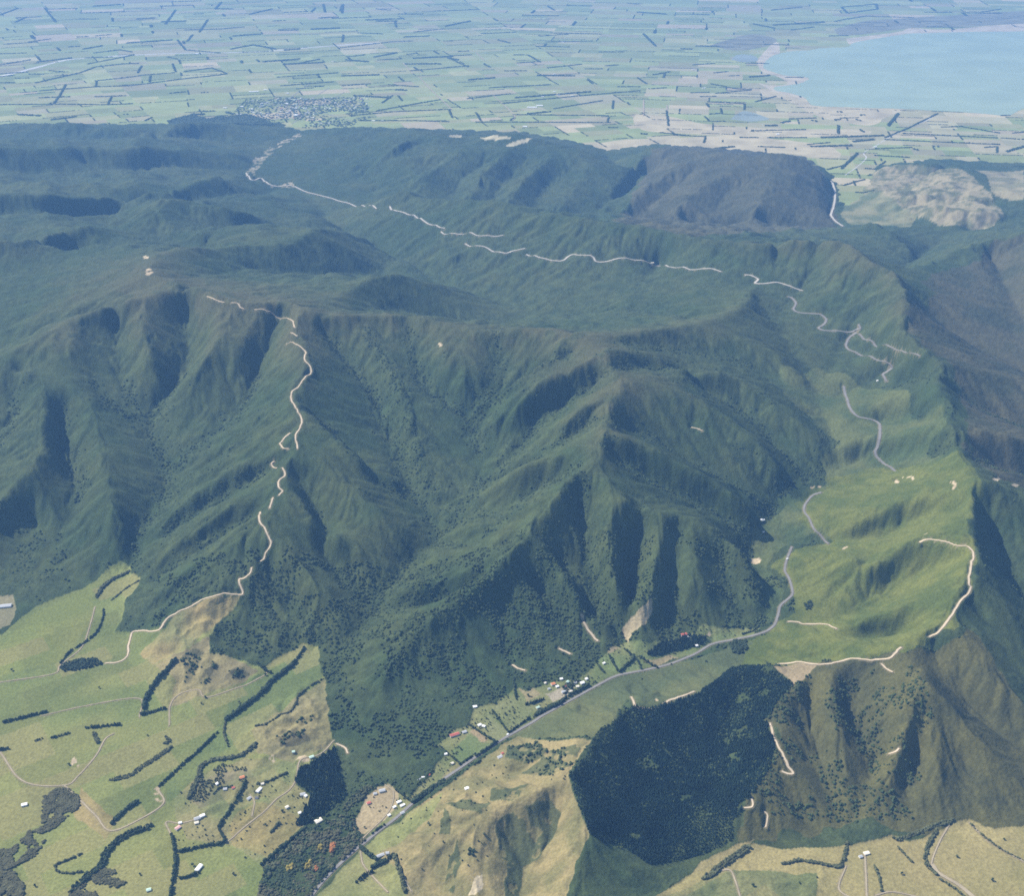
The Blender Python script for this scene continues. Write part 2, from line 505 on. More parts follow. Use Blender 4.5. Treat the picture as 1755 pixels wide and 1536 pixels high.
def gullies(x, y, dx, dy, cell):
    """Ridge-and-gully ripples whose lines run down the slope (dx,dy)."""
    u, v = x / cell, y / cell
    i0, j0 = np.floor(u), np.floor(v)
    # stripes vary along the contour
    cxv, cyv = -dy, dx
    s = np.zeros_like(x); gx = np.zeros_like(x); gy = np.zeros_like(x); wt = np.zeros_like(x)
    for a in (-1, 0, 1):
        for b in (-1, 0, 1):
            ci, cj = i0 + a, j0 + b
            px = u - (ci + h2(ci, cj, 3)); py = v - (cj + h2(ci, cj, 5))
            w = np.exp(-2.2 * (px * px + py * py))
            ph = 2 * np.pi * (px * cxv + py * cyv) * 1.0 + h2(ci, cj, 9) * 1.5
            s += w * np.cos(ph); sn = w * np.sin(ph)
            gx -= sn * cxv; gy -= sn * cyv; wt += w
    return s / wt, gx / wt, gy / wt

def relief(x, y):
    """Final bare-ground height at points."""
    z = base_at(x, y)
    u, v = (x - GX0) / GS - .5, (y - GY0) / GS - .5
    sx_, sy_ = bil(DZX, u, v), bil(DZY, u, v)
    m = np.hypot(sx_, sy_)
    far = np.clip((y - 8000) / 2000, 0, 1)
    amt = np.clip((m - 0.05 + .03 * far) / (0.30 - .10 * far), 0, 1) * (1 + .1 * far)
    dx, dy = sx_ / (m + 1e-4), sy_ / (m + 1e-4)
    wx = x + 60 * (fbm(x, y, 260, 40, 2) - .5); wy = y + 60 * (fbm(x, y, 260, 50, 2) - .5)
    amp = 1.0
    for cell, h in ((340, 12 + 6 * far), (170, 11 + 2 * far), (85, 6.5), (40, 2.4)):
        g, gx, gy = gullies(wx, wy, dx, dy, cell)
        z = z + amt * h * (2.2 * np.sqrt(np.clip(.5 + .5 * g, 0.004, 1)) - 1.4)
        dx = dx + 0.55 * gx; dy = dy + 0.55 * gy
        n = np.hypot(dx, dy) + 1e-4
        k = np.minimum(1.0, 1.15 / n); dx *= k; dy *= k
    z = z + amt * 10 * (fbm(x, y, 420, 60, 3) - .5) + (0.6 + 2.4 * amt) * (fbm(x, y, 120, 70, 3) - .5)
    return z

# ------------------------------------------------------------------ the sheet's own grid, finer near the viewer
NT, NR = 1240, 960
TH = np.linspace(-0.60, 0.60, NT)
# rows: even steps in depression angle from 52 to 11 degrees, a little denser far off
dep = np.radians(np.linspace(52.5, 10.9, NR))
RR = (CAM_H - 330) / np.tan(dep)
RR = RR * np.linspace(0.94, 1.10, NR)
TT, RG = np.meshgrid(TH, RR)
PX, PY = RG * np.sin(TT), RG * np.cos(TT)
ZG = relief(PX, PY)
# hummocks and cut gullies on the dry edges of the grass flats
for poly, a_, s_ in (([(250,1110),(300,1050),(410,1020),(400,1050),(360,1095),(440,1130),(450,1160),(350,1200),(290,1220)], 26, 120), ([(420,1250),(500,1190),(555,1160),(570,1275),(520,1320),(440,1310)], 22, 90),
                     ([(1490,335),(1500,296),(1530,286),(1640,290),(1690,330),(1718,370),(1680,388),(1600,384),(1540,345)], 75, 420), ([(640,1440),(760,1360),(870,1290),(900,1340),(840,1400),(700,1500)], 20, 110), ([(300,1320),(420,1290),(520,1330),(500,1430),(330,1450)], 9, 80), ([(1100,1560),(1220,1480),(1420,1490),(1420,1560)], 12, 90)):
    w_ = blur(inside([at(x, y, 235) for x, y in poly], PX, PY).astype(float), 9.0)
    ZG = ZG + w_ * a_ * (1.1 - 3.2 * np.abs(fbm(PX, PY, s_, 600, 3) - .5))

def sheet_uv(x, y):
    r = np.hypot(x, y); t = np.arctan2(x, y)
    return (t - TH[0]) / (TH[1] - TH[0]), np.interp(r, RR, np.arange(NR))

def ground(x, y):
    """Height of the finished sheet (canopy left out)."""
    x = np.asarray(x, float); y = np.asarray(y, float)
    u, v = sheet_uv(x, y)
    z = bil(ZG, u, v)
    front = np.hypot(x, y) > RR[-1] - 30
    return np.where(front, PLAIN_Z, np.maximum(z, PLAIN_Z))

_ts = np.exp(np.linspace(math.log(2600.), math.log(60000.), 1400))
def hit(px, py):
    """Where a pixel's direction first meets the ground."""
    d = ray(px, py)
    x, y, z = d[0] * _ts, d[1] * _ts, CAM_H + d[2] * _ts
    g = ground(x, y)
    b = z <= g
    k = int(np.argmax(b)) if b.any() else len(_ts) - 1
    lo, hi = _ts[max(k - 1, 0)], _ts[k]
    for _ in range(18):
        m = .5 * (lo + hi)
        if CAM_H + d[2] * m <= float(ground(d[0] * m, d[1] * m)): hi = m
        else: lo = m
    return np.array([d[0] * hi, d[1] * hi, float(ground(d[0] * hi, d[1] * hi))])

# ------------------------------------------------------------------ small helpers
def tag(o, label=None, cat=None, group=None, kind=None):
    if label: o["label"] = label
    if cat: o["category"] = cat
    if group: o["group"] = group
    if kind: o["kind"] = kind
    return o

def link(name, me, mat=None, parent=None):
    o = bpy.data.objects.new(name, me)
    COL.objects.link(o)
    if mat is not None and me is not None and not me.materials:
        for m in (mat if isinstance(mat, (list, tuple)) else [mat]):
            me.materials.append(m)
    if parent is not None: o.parent = parent
    return o

def mesh_np(name, v, faces, smooth=False, mat_index=None):
    me = bpy.data.meshes.new(name)
    me.from_pydata([tuple(map(float, p)) for p in v], [], [tuple(map(int, f)) for f in faces])
    if smooth: me.polygons.foreach_set("use_smooth", np.ones(len(me.polygons), bool))
    if mat_index is not None: me.polygons.foreach_set("material_index", np.asarray(mat_index, np.int32))
    me.update()
    return me

def mesh_arr(name, v, q, smooth=True):
    """Mesh from a vertex array and an (n,3) or (n,4) face array."""
    v = np.ascontiguousarray(v, np.float32); q = np.ascontiguousarray(q, np.int32)
    me = bpy.data.meshes.new(name)
    me.vertices.add(len(v)); me.vertices.foreach_set("co", v.ravel())
    me.loops.add(q.size); me.loops.foreach_set("vertex_index", q.ravel())
    me.polygons.add(len(q)); me.polygons.foreach_set("loop_start", np.arange(0, q.size, q.shape[1], dtype=np.int32))
    me.update(calc_edges=True)
    me.polygons.foreach_set("use_smooth", np.full(len(q), smooth, bool))
    return me

def mat(name, col, rough=0.9, var=0.25, scale=0.05, col2=None, spec=0.15, bump=0.0, bscale=0.2, bdist=1.0):
    """Procedural material: two mottled tones of one colour, optional relief."""
    m = bpy.data.materials.new(name); m.use_nodes = True
    nt = m.node_tree; b = nt.nodes["Principled BSDF"]
    b.inputs["Roughness"].default_value = rough
    b.inputs["Specular IOR Level"].default_value = spec
    geo = nt.nodes.new("ShaderNodeNewGeometry")
    nz = nt.nodes.new("ShaderNodeTexNoise"); nz.inputs["Scale"].default_value = scale
    nz.inputs["Detail"].default_value = 4.0
    nt.links.new(geo.outputs["Position"], nz.inputs["Vector"])
    rp = nt.nodes.new("ShaderNodeValToRGB")
    c2 = col2 or tuple(min(1, c * (1 + var)) for c in col)
    c1 = col if col2 else tuple(c * (1 - var) for c in col)
    rp.color_ramp.elements[0].position = .3; rp.color_ramp.elements[1].position = .7
    rp.color_ramp.elements[0].color = (*c1, 1); rp.color_ramp.elements[1].color = (*c2, 1)
    nt.links.new(nz.outputs[0], rp.inputs[0]); nt.links.new(rp.outputs[0], b.inputs["Base Color"])
    if bump:
        n2 = nt.nodes.new("ShaderNodeTexNoise"); n2.inputs["Scale"].default_value = bscale; n2.inputs["Detail"].default_value = 3
        bp = nt.nodes.new("ShaderNodeBump"); bp.inputs["Strength"].default_value = bump; bp.inputs["Distance"].default_value = bdist
        nt.links.new(geo.outputs["Position"], n2.inputs["Vector"]); nt.links.new(n2.outputs[0], bp.inputs["Height"])
        nt.links.new(bp.outputs[0], b.inputs["Normal"])
    return m

def attr_mat(name, attr, grain, gscale, bump, bscale, bdist, rough=0.95):
    """Ground whose cover colour is stored with the mesh; the nodes add mottling and fine relief."""
    m = bpy.data.materials.new(name); m.use_nodes = True
    nt = m.node_tree; b = nt.nodes["Principled BSDF"]
    b.inputs["Roughness"].default_value = rough; b.inputs["Specular IOR Level"].default_value = 0.1
    a = nt.nodes.new("ShaderNodeAttribute"); a.attribute_name = attr
    geo = nt.nodes.new("ShaderNodeNewGeometry")
    nz = nt.nodes.new("ShaderNodeTexNoise"); nz.inputs["Scale"].default_value = gscale; nz.inputs["Detail"].default_value = 5
    nt.links.new(geo.outputs["Position"], nz.inputs["Vector"])
    mr = nt.nodes.new("ShaderNodeMapRange")
    mr.inputs["From Min"].default_value = .25; mr.inputs["From Max"].default_value = .75
    mr.inputs["To Min"].default_value = 1 - grain; mr.inputs["To Max"].default_value = 1 + grain
    nt.links.new(nz.outputs[0], mr.inputs["Value"])
    mx = nt.nodes.new("ShaderNodeVectorMath"); mx.operation = 'SCALE'
    nt.links.new(a.outputs["Color"], mx.inputs[0]); nt.links.new(mr.outputs[0], mx.inputs["Scale"])
    nt.links.new(mx.outputs[0], b.inputs["Base Color"])
    if bump:
        n2 = nt.nodes.new("ShaderNodeTexNoise"); n2.inputs["Scale"].default_value = bscale; n2.inputs["Detail"].default_value = 3
        bp = nt.nodes.new("ShaderNodeBump"); bp.inputs["Strength"].default_value = bump; bp.inputs["Distance"].default_value = bdist
        nt.links.new(geo.outputs["Position"], n2.inputs["Vector"]); nt.links.new(n2.outputs[0], bp.inputs["Height"])
        nt.links.new(bp.outputs[0], b.inputs["Normal"])
    return m

# ------------------------------------------------------------------ roads and tracks: traced, then cut into the slopes
def trace(pts, far=5.0):
    """Ground points under a list of pixels; a pixel that slips over a crest is nudged back."""
    out = []
    for i, (px, py) in enumerate(pts):
        best = None
        for dy in (0, 2, 4, 6, 9, 12, 15, -4, 18, -8, 22, 27):
            h = hit(px, py + dy)
            if not out: best = h; break
            q = out[-1]; pp = pts[i - 1]
            rng_ = np.linalg.norm(h - np.array([0, 0, CAM_H]))
            lim = 60 + far * math.hypot(px - pp[0], py - pp[1]) * rng_ / FPX
            d_ = np.hypot(*(h - q)[:2])
            if d_ < lim: best = h; break
            if best is None or d_ < np.hypot(*(best - q)[:2]): best = h
        out.append(best)
    return np.array(out)

def spline(P, step):
    """Catmull-Rom through the points, evenly resampled (x,y)."""
    P = np.asarray(P)[:, :2]
    E = np.concatenate([[2 * P[0] - P[1]], P, [2 * P[-1] - P[-2]]])
    o = []
    for i in range(1, len(E) - 2):
        n = max(2, int(np.hypot(*(E[i + 1] - E[i])) / step) + 1)
        t = np.linspace(0, 1, n, endpoint=False)[:, None]
        a, b, c, d = E[i - 1], E[i], E[i + 1], E[i + 2]
        o.append(.5 * ((2 * b) + (c - a) * t + (2 * a - 5 * b + 4 * c - d) * t ** 2 + (3 * b - a - 3 * c + d) * t ** 3))
    o.append(P[-1:])
    return np.concatenate(o)

# name, width, material key, pixel path, label-free: roads are part of the setting
ROADS = [
 ("highway", 11, "asphalt", [(520,1560),(545,1522),(570,1494),(604,1462),(625,1445),(660,1417),(690,1393),(716,1370),(752,1342),(790,1316),(830,1288),(868,1264),(905,1243),(940,1222),(985,1197),(1030,1172),(1060,1158),(1110,1148),(1150,1138),(1190,1122),(1222,1104),(1262,1096),(1300,1087),(1325,1074),(1334,1052),(1338,1038),(1356,1022),(1358,1012),(1352,992),(1345,978),(1349,958),(1357,938)]),
 ("highway", 11, "asphalt", [(1420,932),(1408,920),(1396,908),(1388,892),(1378,876),(1382,862),(1392,850),(1408,844)]),
 ("highway", 15, "asphalt", [(1534,808),(1516,796),(1500,778),(1504,765),(1508,745),(1506,726),(1495,720),(1470,714),(1456,698),(1450,680),(1446,662)]),
 ("highway", 15, "asphalt", [(1519,654),(1513,643),(1528,631),(1522,622),(1500,616),(1475,610),(1455,600),(1450,592),(1455,580),(1468,570)]),
 ("highway", 15, "asphalt", [(1471,556),(1474,563),(1466,566),(1436,567),(1410,566),(1403,562),(1412,556),(1416,548),(1408,540),(1395,538),(1370,536),(1360,530),(1364,520),(1358,512),(1350,508)]),
 ("highway", 16, "gravel", [(1376,498),(1352,490),(1332,484),(1312,486),(1294,486),(1299,479),(1286,472),(1276,472)]),
 ("highway", 16, "gravel", [(1236,466),(1220,461),(1205,461),(1185,463),(1172,458),(1150,458),(1132,456),(1116,452),(1085,446),(1062,443),(1040,449),(1022,449),(1016,441),(1002,438),(984,436),(974,440),(966,446),(950,447),(925,442),(902,436)]),
 ("highway", 16, "gravel", [(900,426),(880,430),(866,434),(850,432),(836,426),(815,421),(797,418)]),
 ("highway", 16, "gravel", [(862,403),(835,404),(818,404),(800,400),(780,401),(762,402),(756,398)]),
 ("highway", 18, "gravel", [(762,392),(745,386),(736,385),(728,380),(722,375),(712,371),(695,366),(675,360),(668,354)]),
 ("highway", 18, "gravel", [(645,358),(625,354),(603,351),(585,346),(560,338),(540,333),(522,328),(505,320),(490,318),(475,320),(460,315),(448,306),(430,308),(422,297)]),
 ("side_road", 15, "asphalt", [(1472,572),(1480,582),(1496,587),(1520,592),(1545,601),(1560,605),(1576,610)]),
 ("valley_road", 22, "gravel", [(1445,388),(1432,380),(1424,368),(1429,352),(1431,334),(1428,318),(1424,310)]),
 ("ridge_track", 9, "clay", [(355,508),(370,515),(384,518)]),
 ("ridge_track", 9, "clay", [(396,519),(408,520),(412,527),(418,530)]),
 ("ridge_track", 8, "clay", [(436,531),(460,534),(470,540),(490,545),(500,550),(505,562)]),
 ("ridge_track", 8, "clay", [(498,570),(509,577)]),
 ("ridge_track", 8, "clay", [(491,592),(502,587),(515,594),(525,604),(522,615),(530,626),(532,638),(520,650),(512,662),(500,673),(500,688),(507,700),(516,715),(517,727),(510,740),(505,748),(508,760),(510,770)]),
 ("ridge_track", 8, "clay", [(497,742),(484,756),(480,762),(484,768),(495,770)]),
 ("ridge_track", 8, "clay", [(470,789),(465,797),(474,802)]),
 ("ridge_track", 8, "clay", [(484,802),(487,815),(478,825),(477,835),(484,842),(478,850)]),
 ("ridge_track", 8, "clay", [(468,853),(464,865),(462,872)]),
 ("ridge_track", 8, "clay", [(446,879),(445,892),(454,907),(462,923),(463,937),(455,952),(445,962)]),
 ("ridge_track", 8, "clay", [(431,972),(428,984),(418,991),(410,992),(411,1003),(416,1015),(414,1022),(400,1019),(385,1016),(370,1020),(345,1030),(315,1045),(290,1058),(281,1068),(275,1079),(262,1083),(240,1082),(226,1086),(220,1105),(214,1130),(180,1138)]),
 ("hill_track", 9, "clay", [(1350,1066),(1368,1067),(1376,1070),(1400,1070),(1415,1072),(1434,1078)]),
 ("hill_track", 9, "clay", [(1575,932),(1585,924),(1600,925),(1620,928),(1640,937),(1660,938),(1668,950),(1663,972),(1660,1000),(1664,1008),(1650,1028),(1634,1050),(1620,1070),(1610,1083),(1592,1093)]),
 ("hill_track", 9, "clay", [(1545,1110),(1525,1128),(1505,1132),(1480,1131),(1450,1132),(1420,1138),(1390,1138),(1360,1136),(1330,1140)]),
 ("hill_track", 9, "clay", [(1320,1240),(1324,1258),(1335,1280),(1345,1300),(1354,1320),(1358,1328),(1350,1328),(1340,1322)]),
 ("hill_track", 9, "clay", [(1082,1196),(1090,1210),(1105,1215),(1130,1212),(1145,1202),(1160,1196),(1190,1186)]),
 ("hill_track", 7, "clay", [(1288,1368),(1290,1384),(1275,1386)]),
 ("hill_track", 7, "clay", [(1310,1390),(1316,1400),(1312,1420)]),
 ("hill_track", 8, "clay", [(1510,1138),(1518,1148),(1530,1152)]),
 ("hill_track", 8, "clay", [(1522,1296),(1535,1286),(1541,1283)]),
 ("farm_road", 5.8, "gravelroad", [(0,1290),(40,1340),(110,1347),(135,1330),(165,1295),(180,1268),(195,1258)]),
 ("farm_road", 5.8, "gravelroad", [(110,1347),(140,1375),(165,1400),(190,1425),(240,1405),(280,1378),(272,1356)]),
 ("farm_road", 5.0, "gravelroad", [(0,1170),(90,1156),(104,1140),(140,1110),(155,1070),(163,1040)]),
 ("farm_road", 4.3, "gravelroad", [(70,1228),(150,1210),(238,1198),(239,1230)]),
 ("farm_road", 4.3, "gravelroad", [(290,1245),(292,1210),(310,1190),(340,1182),(355,1195),(420,1176),(450,1160),(460,1150)]),
 ("farm_road", 5.0, "gravelroad", [(572,1270),(545,1295),(515,1303),(508,1335),(495,1355),(475,1370),(455,1390),(430,1410),(395,1440),(385,1445)]),
 ("farm_road", 3.6, "gravelroad", [(432,1400),(436,1375),(428,1362)]),
 ("farm_road", 4.3, "gravelroad", [(294,1433),(285,1410),(310,1412),(340,1405)]),
 ("farm_road", 4.3, "gravelroad", [(660,1346),(674,1358),(672,1380),(660,1400),(635,1425),(620,1440)]),
 ("farm_road", 5.0, "gravelroad", [(618,1460),(622,1482),(640,1505),(665,1530)]),
 ("farm_road", 4.3, "gravelroad", [(676,1468),(690,1500),(705,1530)]),
 ("farm_road", 7.2, "gravelroad", [(1482,1465),(1484,1500),(1486,1545)]),
 ("farm_road", 6.5, "gravelroad", [(1450,1485),(1438,1525),(1470,1545)]),
 ("farm_road", 6.5, "gravelroad", [(1225,1497),(1250,1492),(1260,1510),(1270,1545)]),
 ("farm_road", 5.8, "gravelroad", [(1500,1536),(1530,1530),(1580,1540)]),
 ("farm_road", 5.8, "gravelroad", [(1628,1412),(1612,1440),(1600,1468),(1596,1482)]),
 ("farm_road", 6.5, "gravelroad", [(1661,1410),(1680,1430),(1705,1450),(1755,1478),(1790,1495)]),
 ("stream_bed", 16, "gravelroad", [(1597,1482),(1610,1498),(1640,1516),(1665,1536),(1690,1560)]),
 ("plain_road", 22, "gravelroad", [(720,133),(740,155),(775,188)]),
 ("plain_road", 20, "gravelroad", [(690,107),(708,126)]),
 ("plain_road", 24, "gravelroad", [(816,90),(830,103)]),
 ("plain_road", 20, "gravelroad", [(845,163),(880,196),(879,206)]),
 ("plain_road", 26, "gravelroad", [(1103,171),(1103,198)]),
 ("plain_road", 24, "gravelroad", [(1143,180),(1144,214)]),
 ("slip_scar", 12, "clay", [(1000,1065),(1006,1078),(1012,1088),(1025,1100)]),
 ("slip_scar", 9, "clay", [(958,1112),(968,1117),(978,1122)]),
 ("slip_scar", 9, "clay", [(878,1140),(888,1146),(900,1150)]),
 ("slip_scar", 9, "clay", [(1185,732),(1195,734),(1204,739)]),
 ("slip_scar", 8, "clay", [(576,1275),(588,1280),(596,1292)]),
]
MATS = {}
MATS["asphalt"] = mat("road_asphalt", (.19, .18, .165), .9, .12, .02)
MATS["gravel"] = mat("road_pale_seal", (.40, .37, .31), .9, .12, .02)
MATS["clay"] = mat("track_clay", (.47, .38, .26), .95, .15, .03)
MATS["gravelroad"] = mat("farm_road_gravel", (.30, .25, .165), .95, .15, .03)

ROADMASK = np.zeros((NR, NT), np.float32); VERGE = np.zeros((NR, NT), bool)
_zs = np.zeros((NR, NT)); _zw = np.zeros((NR, NT))
road_paths = []
_UR = np.gradient(RR)                       # row spacing in metres
for name, w, mk, pts in ROADS:
    P = trace(pts)
    C = spline(P, 7.0)
    if mk == 'clay':
        j = np.clip(np.minimum(np.arange(len(C)), np.arange(len(C))[::-1]) / 4, 0, 1)[:, None]
        C = C + j * 13 * (np.column_stack([fbm(C[:, 0], C[:, 1], 42, 520, 2), fbm(C[:, 0], C[:, 1], 42, 530, 2)]) - .5)
    zc = ground(C[:, 0], C[:, 1])
    k = min(9, len(zc) // 2 * 2 - 1)
    if k >= 3:
        zp = np.pad(zc, k // 2, mode='edge'); zc = np.convolve(zp, np.ones(k) / k, mode='valid')
    road_paths.append((name, w, mk, C, zc))
    if np.hypot(C[0, 0], C[0, 1]) > RR[-1] - 60: continue
    for (x, y), z in zip(C, zc):
        u, v = sheet_uv(np.array([x]), np.array([y])); u, v = u[0], v[0]
        r = math.hypot(x, y); du = r * (TH[1] - TH[0]); dv = abs(_UR[int(min(max(v, 0), NR - 1))])
        R = w * .5 + 7
        a, b = int(math.ceil(R / du)), int(math.ceil(R / dv))
        i0, i1, j0, j1 = max(int(u) - a, 0), min(int(u) + a + 2, NT), max(int(v) - b, 0), min(int(v) + b + 2, NR)
        if i1 <= i0 or j1 <= j0: continue
        dd = np.hypot(PX[j0:j1, i0:i1] - x, PY[j0:j1, i0:i1] - y)
        wt = np.clip(1 - dd / (R + max(du, dv)), 0, 1) ** 2
        _zs[j0:j1, i0:i1] += wt * z; _zw[j0:j1, i0:i1] += wt
        VERGE[j0:j1, i0:i1] |= dd < w * .5 + 4
        ROADMASK[j0:j1, i0:i1] = np.maximum(ROADMASK[j0:j1, i0:i1], np.clip((R + max(du, dv) * .7 - dd) / 6, 0, 1))
_m = _zw > 0
ZG[_m] = ZG[_m] * (1 - ROADMASK[_m]) + (_zs[_m] / _zw[_m]) * ROADMASK[_m]

# ------------------------------------------------------------------ ground cover
def poly_w(pts):
    return [hit(x, y) for x, y in pts]

jx = PX + 26 * (fbm(PX, PY, 60, 5, 3) - .5); jy = PY + 26 * (fbm(PX, PY, 60, 8, 3) - .5)
jx2 = PX + 300 * (fbm(PX, PY, 260, 15, 4) - .5); jy2 = PY + 300 * (fbm(PX, PY, 260, 18, 4) - .5)
def area(pts, jit=1):
    W = poly_w(pts)
    return inside(W, (PX, jx, jx2)[int(jit)], (PY, jy, jy2)[int(jit)])

n1 = fbm(PX, PY, 900, 100, 4); n2 = fbm(PX, PY, 180, 110, 4); n3 = fbm(PX, PY, 45, 120, 3)
def mixc(a, b, t):
    return np.asarray(a)[None, None, :] * (1 - t[..., None]) + np.asarray(b)[None, None, :] * t[..., None]
def st(x, a, b):
    return np.clip((x - a) / (b - a), 0, 1)

ALB = mixc((.032, .051, .019), (.053, .067, .024), st(.5 * n1 + .5 * n2, .36, .64))
ALB = ALB * (0.82 + 0.36 * st(n3, .25, .75))[..., None]
hi = st(ZG + 120 * (n2 - .5), 640, 800)
ALB = ALB * (1 - .6 * hi[..., None]) + np.array([.085, .078, .040]) * (.6 * hi[..., None])     # short tops scrub
CAN = np.full(ZG.shape, 1.0)       # canopy height factor
# tall bush: along the streams and in patches; low scrub elsewhere
STRM = np.zeros((NR, NT))
for W in STREAMS:
    C = spline(W, 9.0)
    u, v = sheet_uv(C[:, 0], C[:, 1])
    ok = (u > 0) & (u < NT - 1) & (v > 0) & (v < NR - 1)
    STRM[v[ok].astype(int), u[ok].astype(int)] = 1
dc = 55.0
STRM = np.clip(blur(STRM, 5.0) * 26, 0, 1)
n4 = fbm(PX, PY, 110, 140, 4)
BUSH = st(.62 * n2 + .38 * n4 + .16 * STRM - .22 * (n1 - .5), .535, .60)
BUSH = BUSH * (ZG > 205)
ALB = ALB * (1 - .5 * BUSH[..., None]) + mixc((.026, .045, .020), (.040, .056, .023), st(n3, .3, .7)) * .5 * BUSH[..., None]
CAN = .45 + .55 * BUSH

def paint(mask, c1, c2, can, t=None, keep=None):
    t = st(n2, .35, .65) if t is None else t
    c = mixc(c1, c2, t)
    ALB[mask] = c[mask]
    CAN[mask] = can

# shrubland on the right-hand ridge
lime = area([(1375,870),(1400,840),(1480,812),(1560,795),(1640,780),(1672,828),(1662,873),(1668,940),(1664,1000),(1622,1066),(1545,1120),(1450,1134),(1346,1142),(1290,1150),(1235,1170),(1200,1160),(1230,1125),(1290,1100),(1335,1075),(1365,1015),(1352,960),(1420,935)], 2)
paint(lime, (.066, .085, .020), (.112, .122, .029), .4, st(.6*n2+.4*n3, .36, .64))
rs = area([(1300,640),(1420,640),(1480,660),(1600,700),(1640,780),(1560,795),(1480,812),(1400,840),(1330,900),(1300,930),(1290,1000),(1320,1070),(1345,1000),(1340,950),(1420,925),(1380,880),(1440,770)], 2) & ~lime
paint(rs, (.050, .072, .026), (.085, .098, .034), .6)
# lower right hill
lr = area([(1346,1140),(1450,1135),(1545,1120),(1640,1080),(1700,1150),(1755,1250),(1900,1300),(1900,1412),(1640,1412),(1500,1432),(1290,1445),(1250,1440),(1290,1370),(1335,1300),(1322,1230),(1350,1190)], 2)
paint(lr, (.050, .053, .022), (.084, .080, .027), .7, st(.5*n2+.3*n1+.2*n3, .38, .62))
# scrub between road and plantation
scr = area([(872,1264),(925,1230),(1000,1192),(1060,1160),(1190,1130),(1250,1110),(1290,1100),(1240,1175),(1190,1203),(1150,1214),(1095,1212),(1075,1198),(1045,1246),(1015,1268),(930,1266)])
paint(scr, (.062, .078, .032), (.092, .100, .038), .35)
# grass flats, lower left
grass = area([(-420,1120),(0,1090),(30,1065),(60,1040),(95,1025),(140,1010),(165,995),(185,972),(208,960),(222,972),(224,985),(243,990),(232,1010),(215,1030),(212,1060),(198,1083),(235,1081),(280,1078),(300,1052),(360,1024),(412,1021),(405,1042),(380,1065),(360,1090),(360,1120),(400,1130),(450,1147),(470,1132),(515,1105),(545,1110),(550,1150),(556,1165),(560,1210),(566,1255),(575,1280),(545,1302),(514,1318),(505,1345),(532,1366),(525,1400),(515,1420),(450,1485),(440,1545),(400,1800),(-420,1800)])
paint(grass, (.115, .138, .040), (.175, .180, .056), 0, st(.7*n1+.3*n2, .40, .60))
paint(area([(-200,1010),(-10,1022),(25,1022),(28,1045),(18,1072),(-10,1080),(-200,1080)]), (.16,.15,.08), (.2,.18,.1), 0)
def sub(pts, c1, c2, can=0, inn=None):
    m = area(pts)
    if inn is not None: m &= inn
    paint(m, c1, c2, can)
BR1, BR2 = (.17, .145, .055), (.25, .195, .080)
sub([(283,1078),(300,1052),(360,1024),(412,1021),(402,1045),(352,1085),(330,1108),(262,1140),(240,1120)], (.15,.15,.06), BR2, 0, grass)
sub([(265,1140),(330,1108),(360,1092),(362,1122),(400,1130),(440,1150),(420,1172),(350,1190),(290,1215),(300,1170)], (.15,.13,.062), (.2,.165,.08), 0, grass)
sub([(556,1165),(568,1275),(500,1310),(440,1290),(430,1250),(500,1200)], (.15,.14,.06), (.24,.2,.1), 0, grass)
sub([(300,1350),(420,1300),(510,1310),(510,1345),(530,1366),(520,1420),(450,1485),(400,1450),(320,1440),(300,1400)], (.14,.155,.055), (.2,.18,.075), 0, grass)
sub([(140,1350),(200,1410),(180,1440),(130,1400)], BR1, BR2, 0, grass)
sub([(400,1180),(500,1130),(545,1112),(552,1160),(480,1220),(420,1260),(380,1290),(290,1380),(285,1350),(380,1240)], (.100,.128,.040), (.125,.148,.045), 0, grass)
sub([(0,1110),(60,1050),(160,1000),(160,1060),(110,1130),(0,1160)], (.135,.155,.042), (.16,.17,.048), 0, grass)
sub([(405,1395),(440,1375),(480,1385),(520,1405),(515,1425),(460,1470),(400,1450),(395,1420)], (.17,.155,.055), (.22,.18,.07), 0, grass)
sub([(345,1335),(420,1318),(440,1335),(425,1362),(380,1375),(340,1385),(325,1370)], (.12,.125,.05), (.2,.17,.09), .1, grass)
for g in ([(310,1130),(330,1112),(350,1118),(330,1160),(315,1172)], [(345,1140),(358,1128),(372,1140),(350,1180),(340,1175)], [(390,1150),(420,1145),(430,1160),(400,1168)], [(470,1265),(500,1255),(540,1250),(555,1262),(520,1275),(480,1282)], [(500,1230),(535,1225),(548,1235),(510,1245)]):
    sub(g, (.07,.068,.034), (.11,.095,.048), .5, grass)
# valley paddocks
strip = area([(598,1420),(640,1352),(665,1344),(700,1372),(768,1292),(752,1280),(780,1252),(800,1246),(812,1216),(850,1206),(880,1180),(905,1186),(940,1170),(990,1165),(1020,1140),(1040,1118),(1068,1103),(1110,1105),(1150,1095),(1195,1085),(1205,1066),(1225,1075),(1262,1078),(1300,1078),(1290,1092),(1225,1102),(1190,1120),(1120,1142),(1060,1155),(990,1190),(920,1228),(870,1262),(800,1306),(740,1350),(700,1385),(640,1432)])
paint(strip, (.105, .130, .045), (.17, .17, .068), 0)
sub([(598,1420),(640,1350),(665,1344),(682,1358),(680,1385),(655,1410),(625,1432)], (.27,.215,.12), (.36,.29,.16), 0)
sub([(800,1255),(812,1250),(836,1268),(825,1275)], (.24,.19,.1), (.26,.2,.11), 0)
sub([(713,1365),(735,1352),(760,1330),(790,1300),(800,1306),(740,1352)], (.15,.15,.06), (.2,.17,.08), 0)
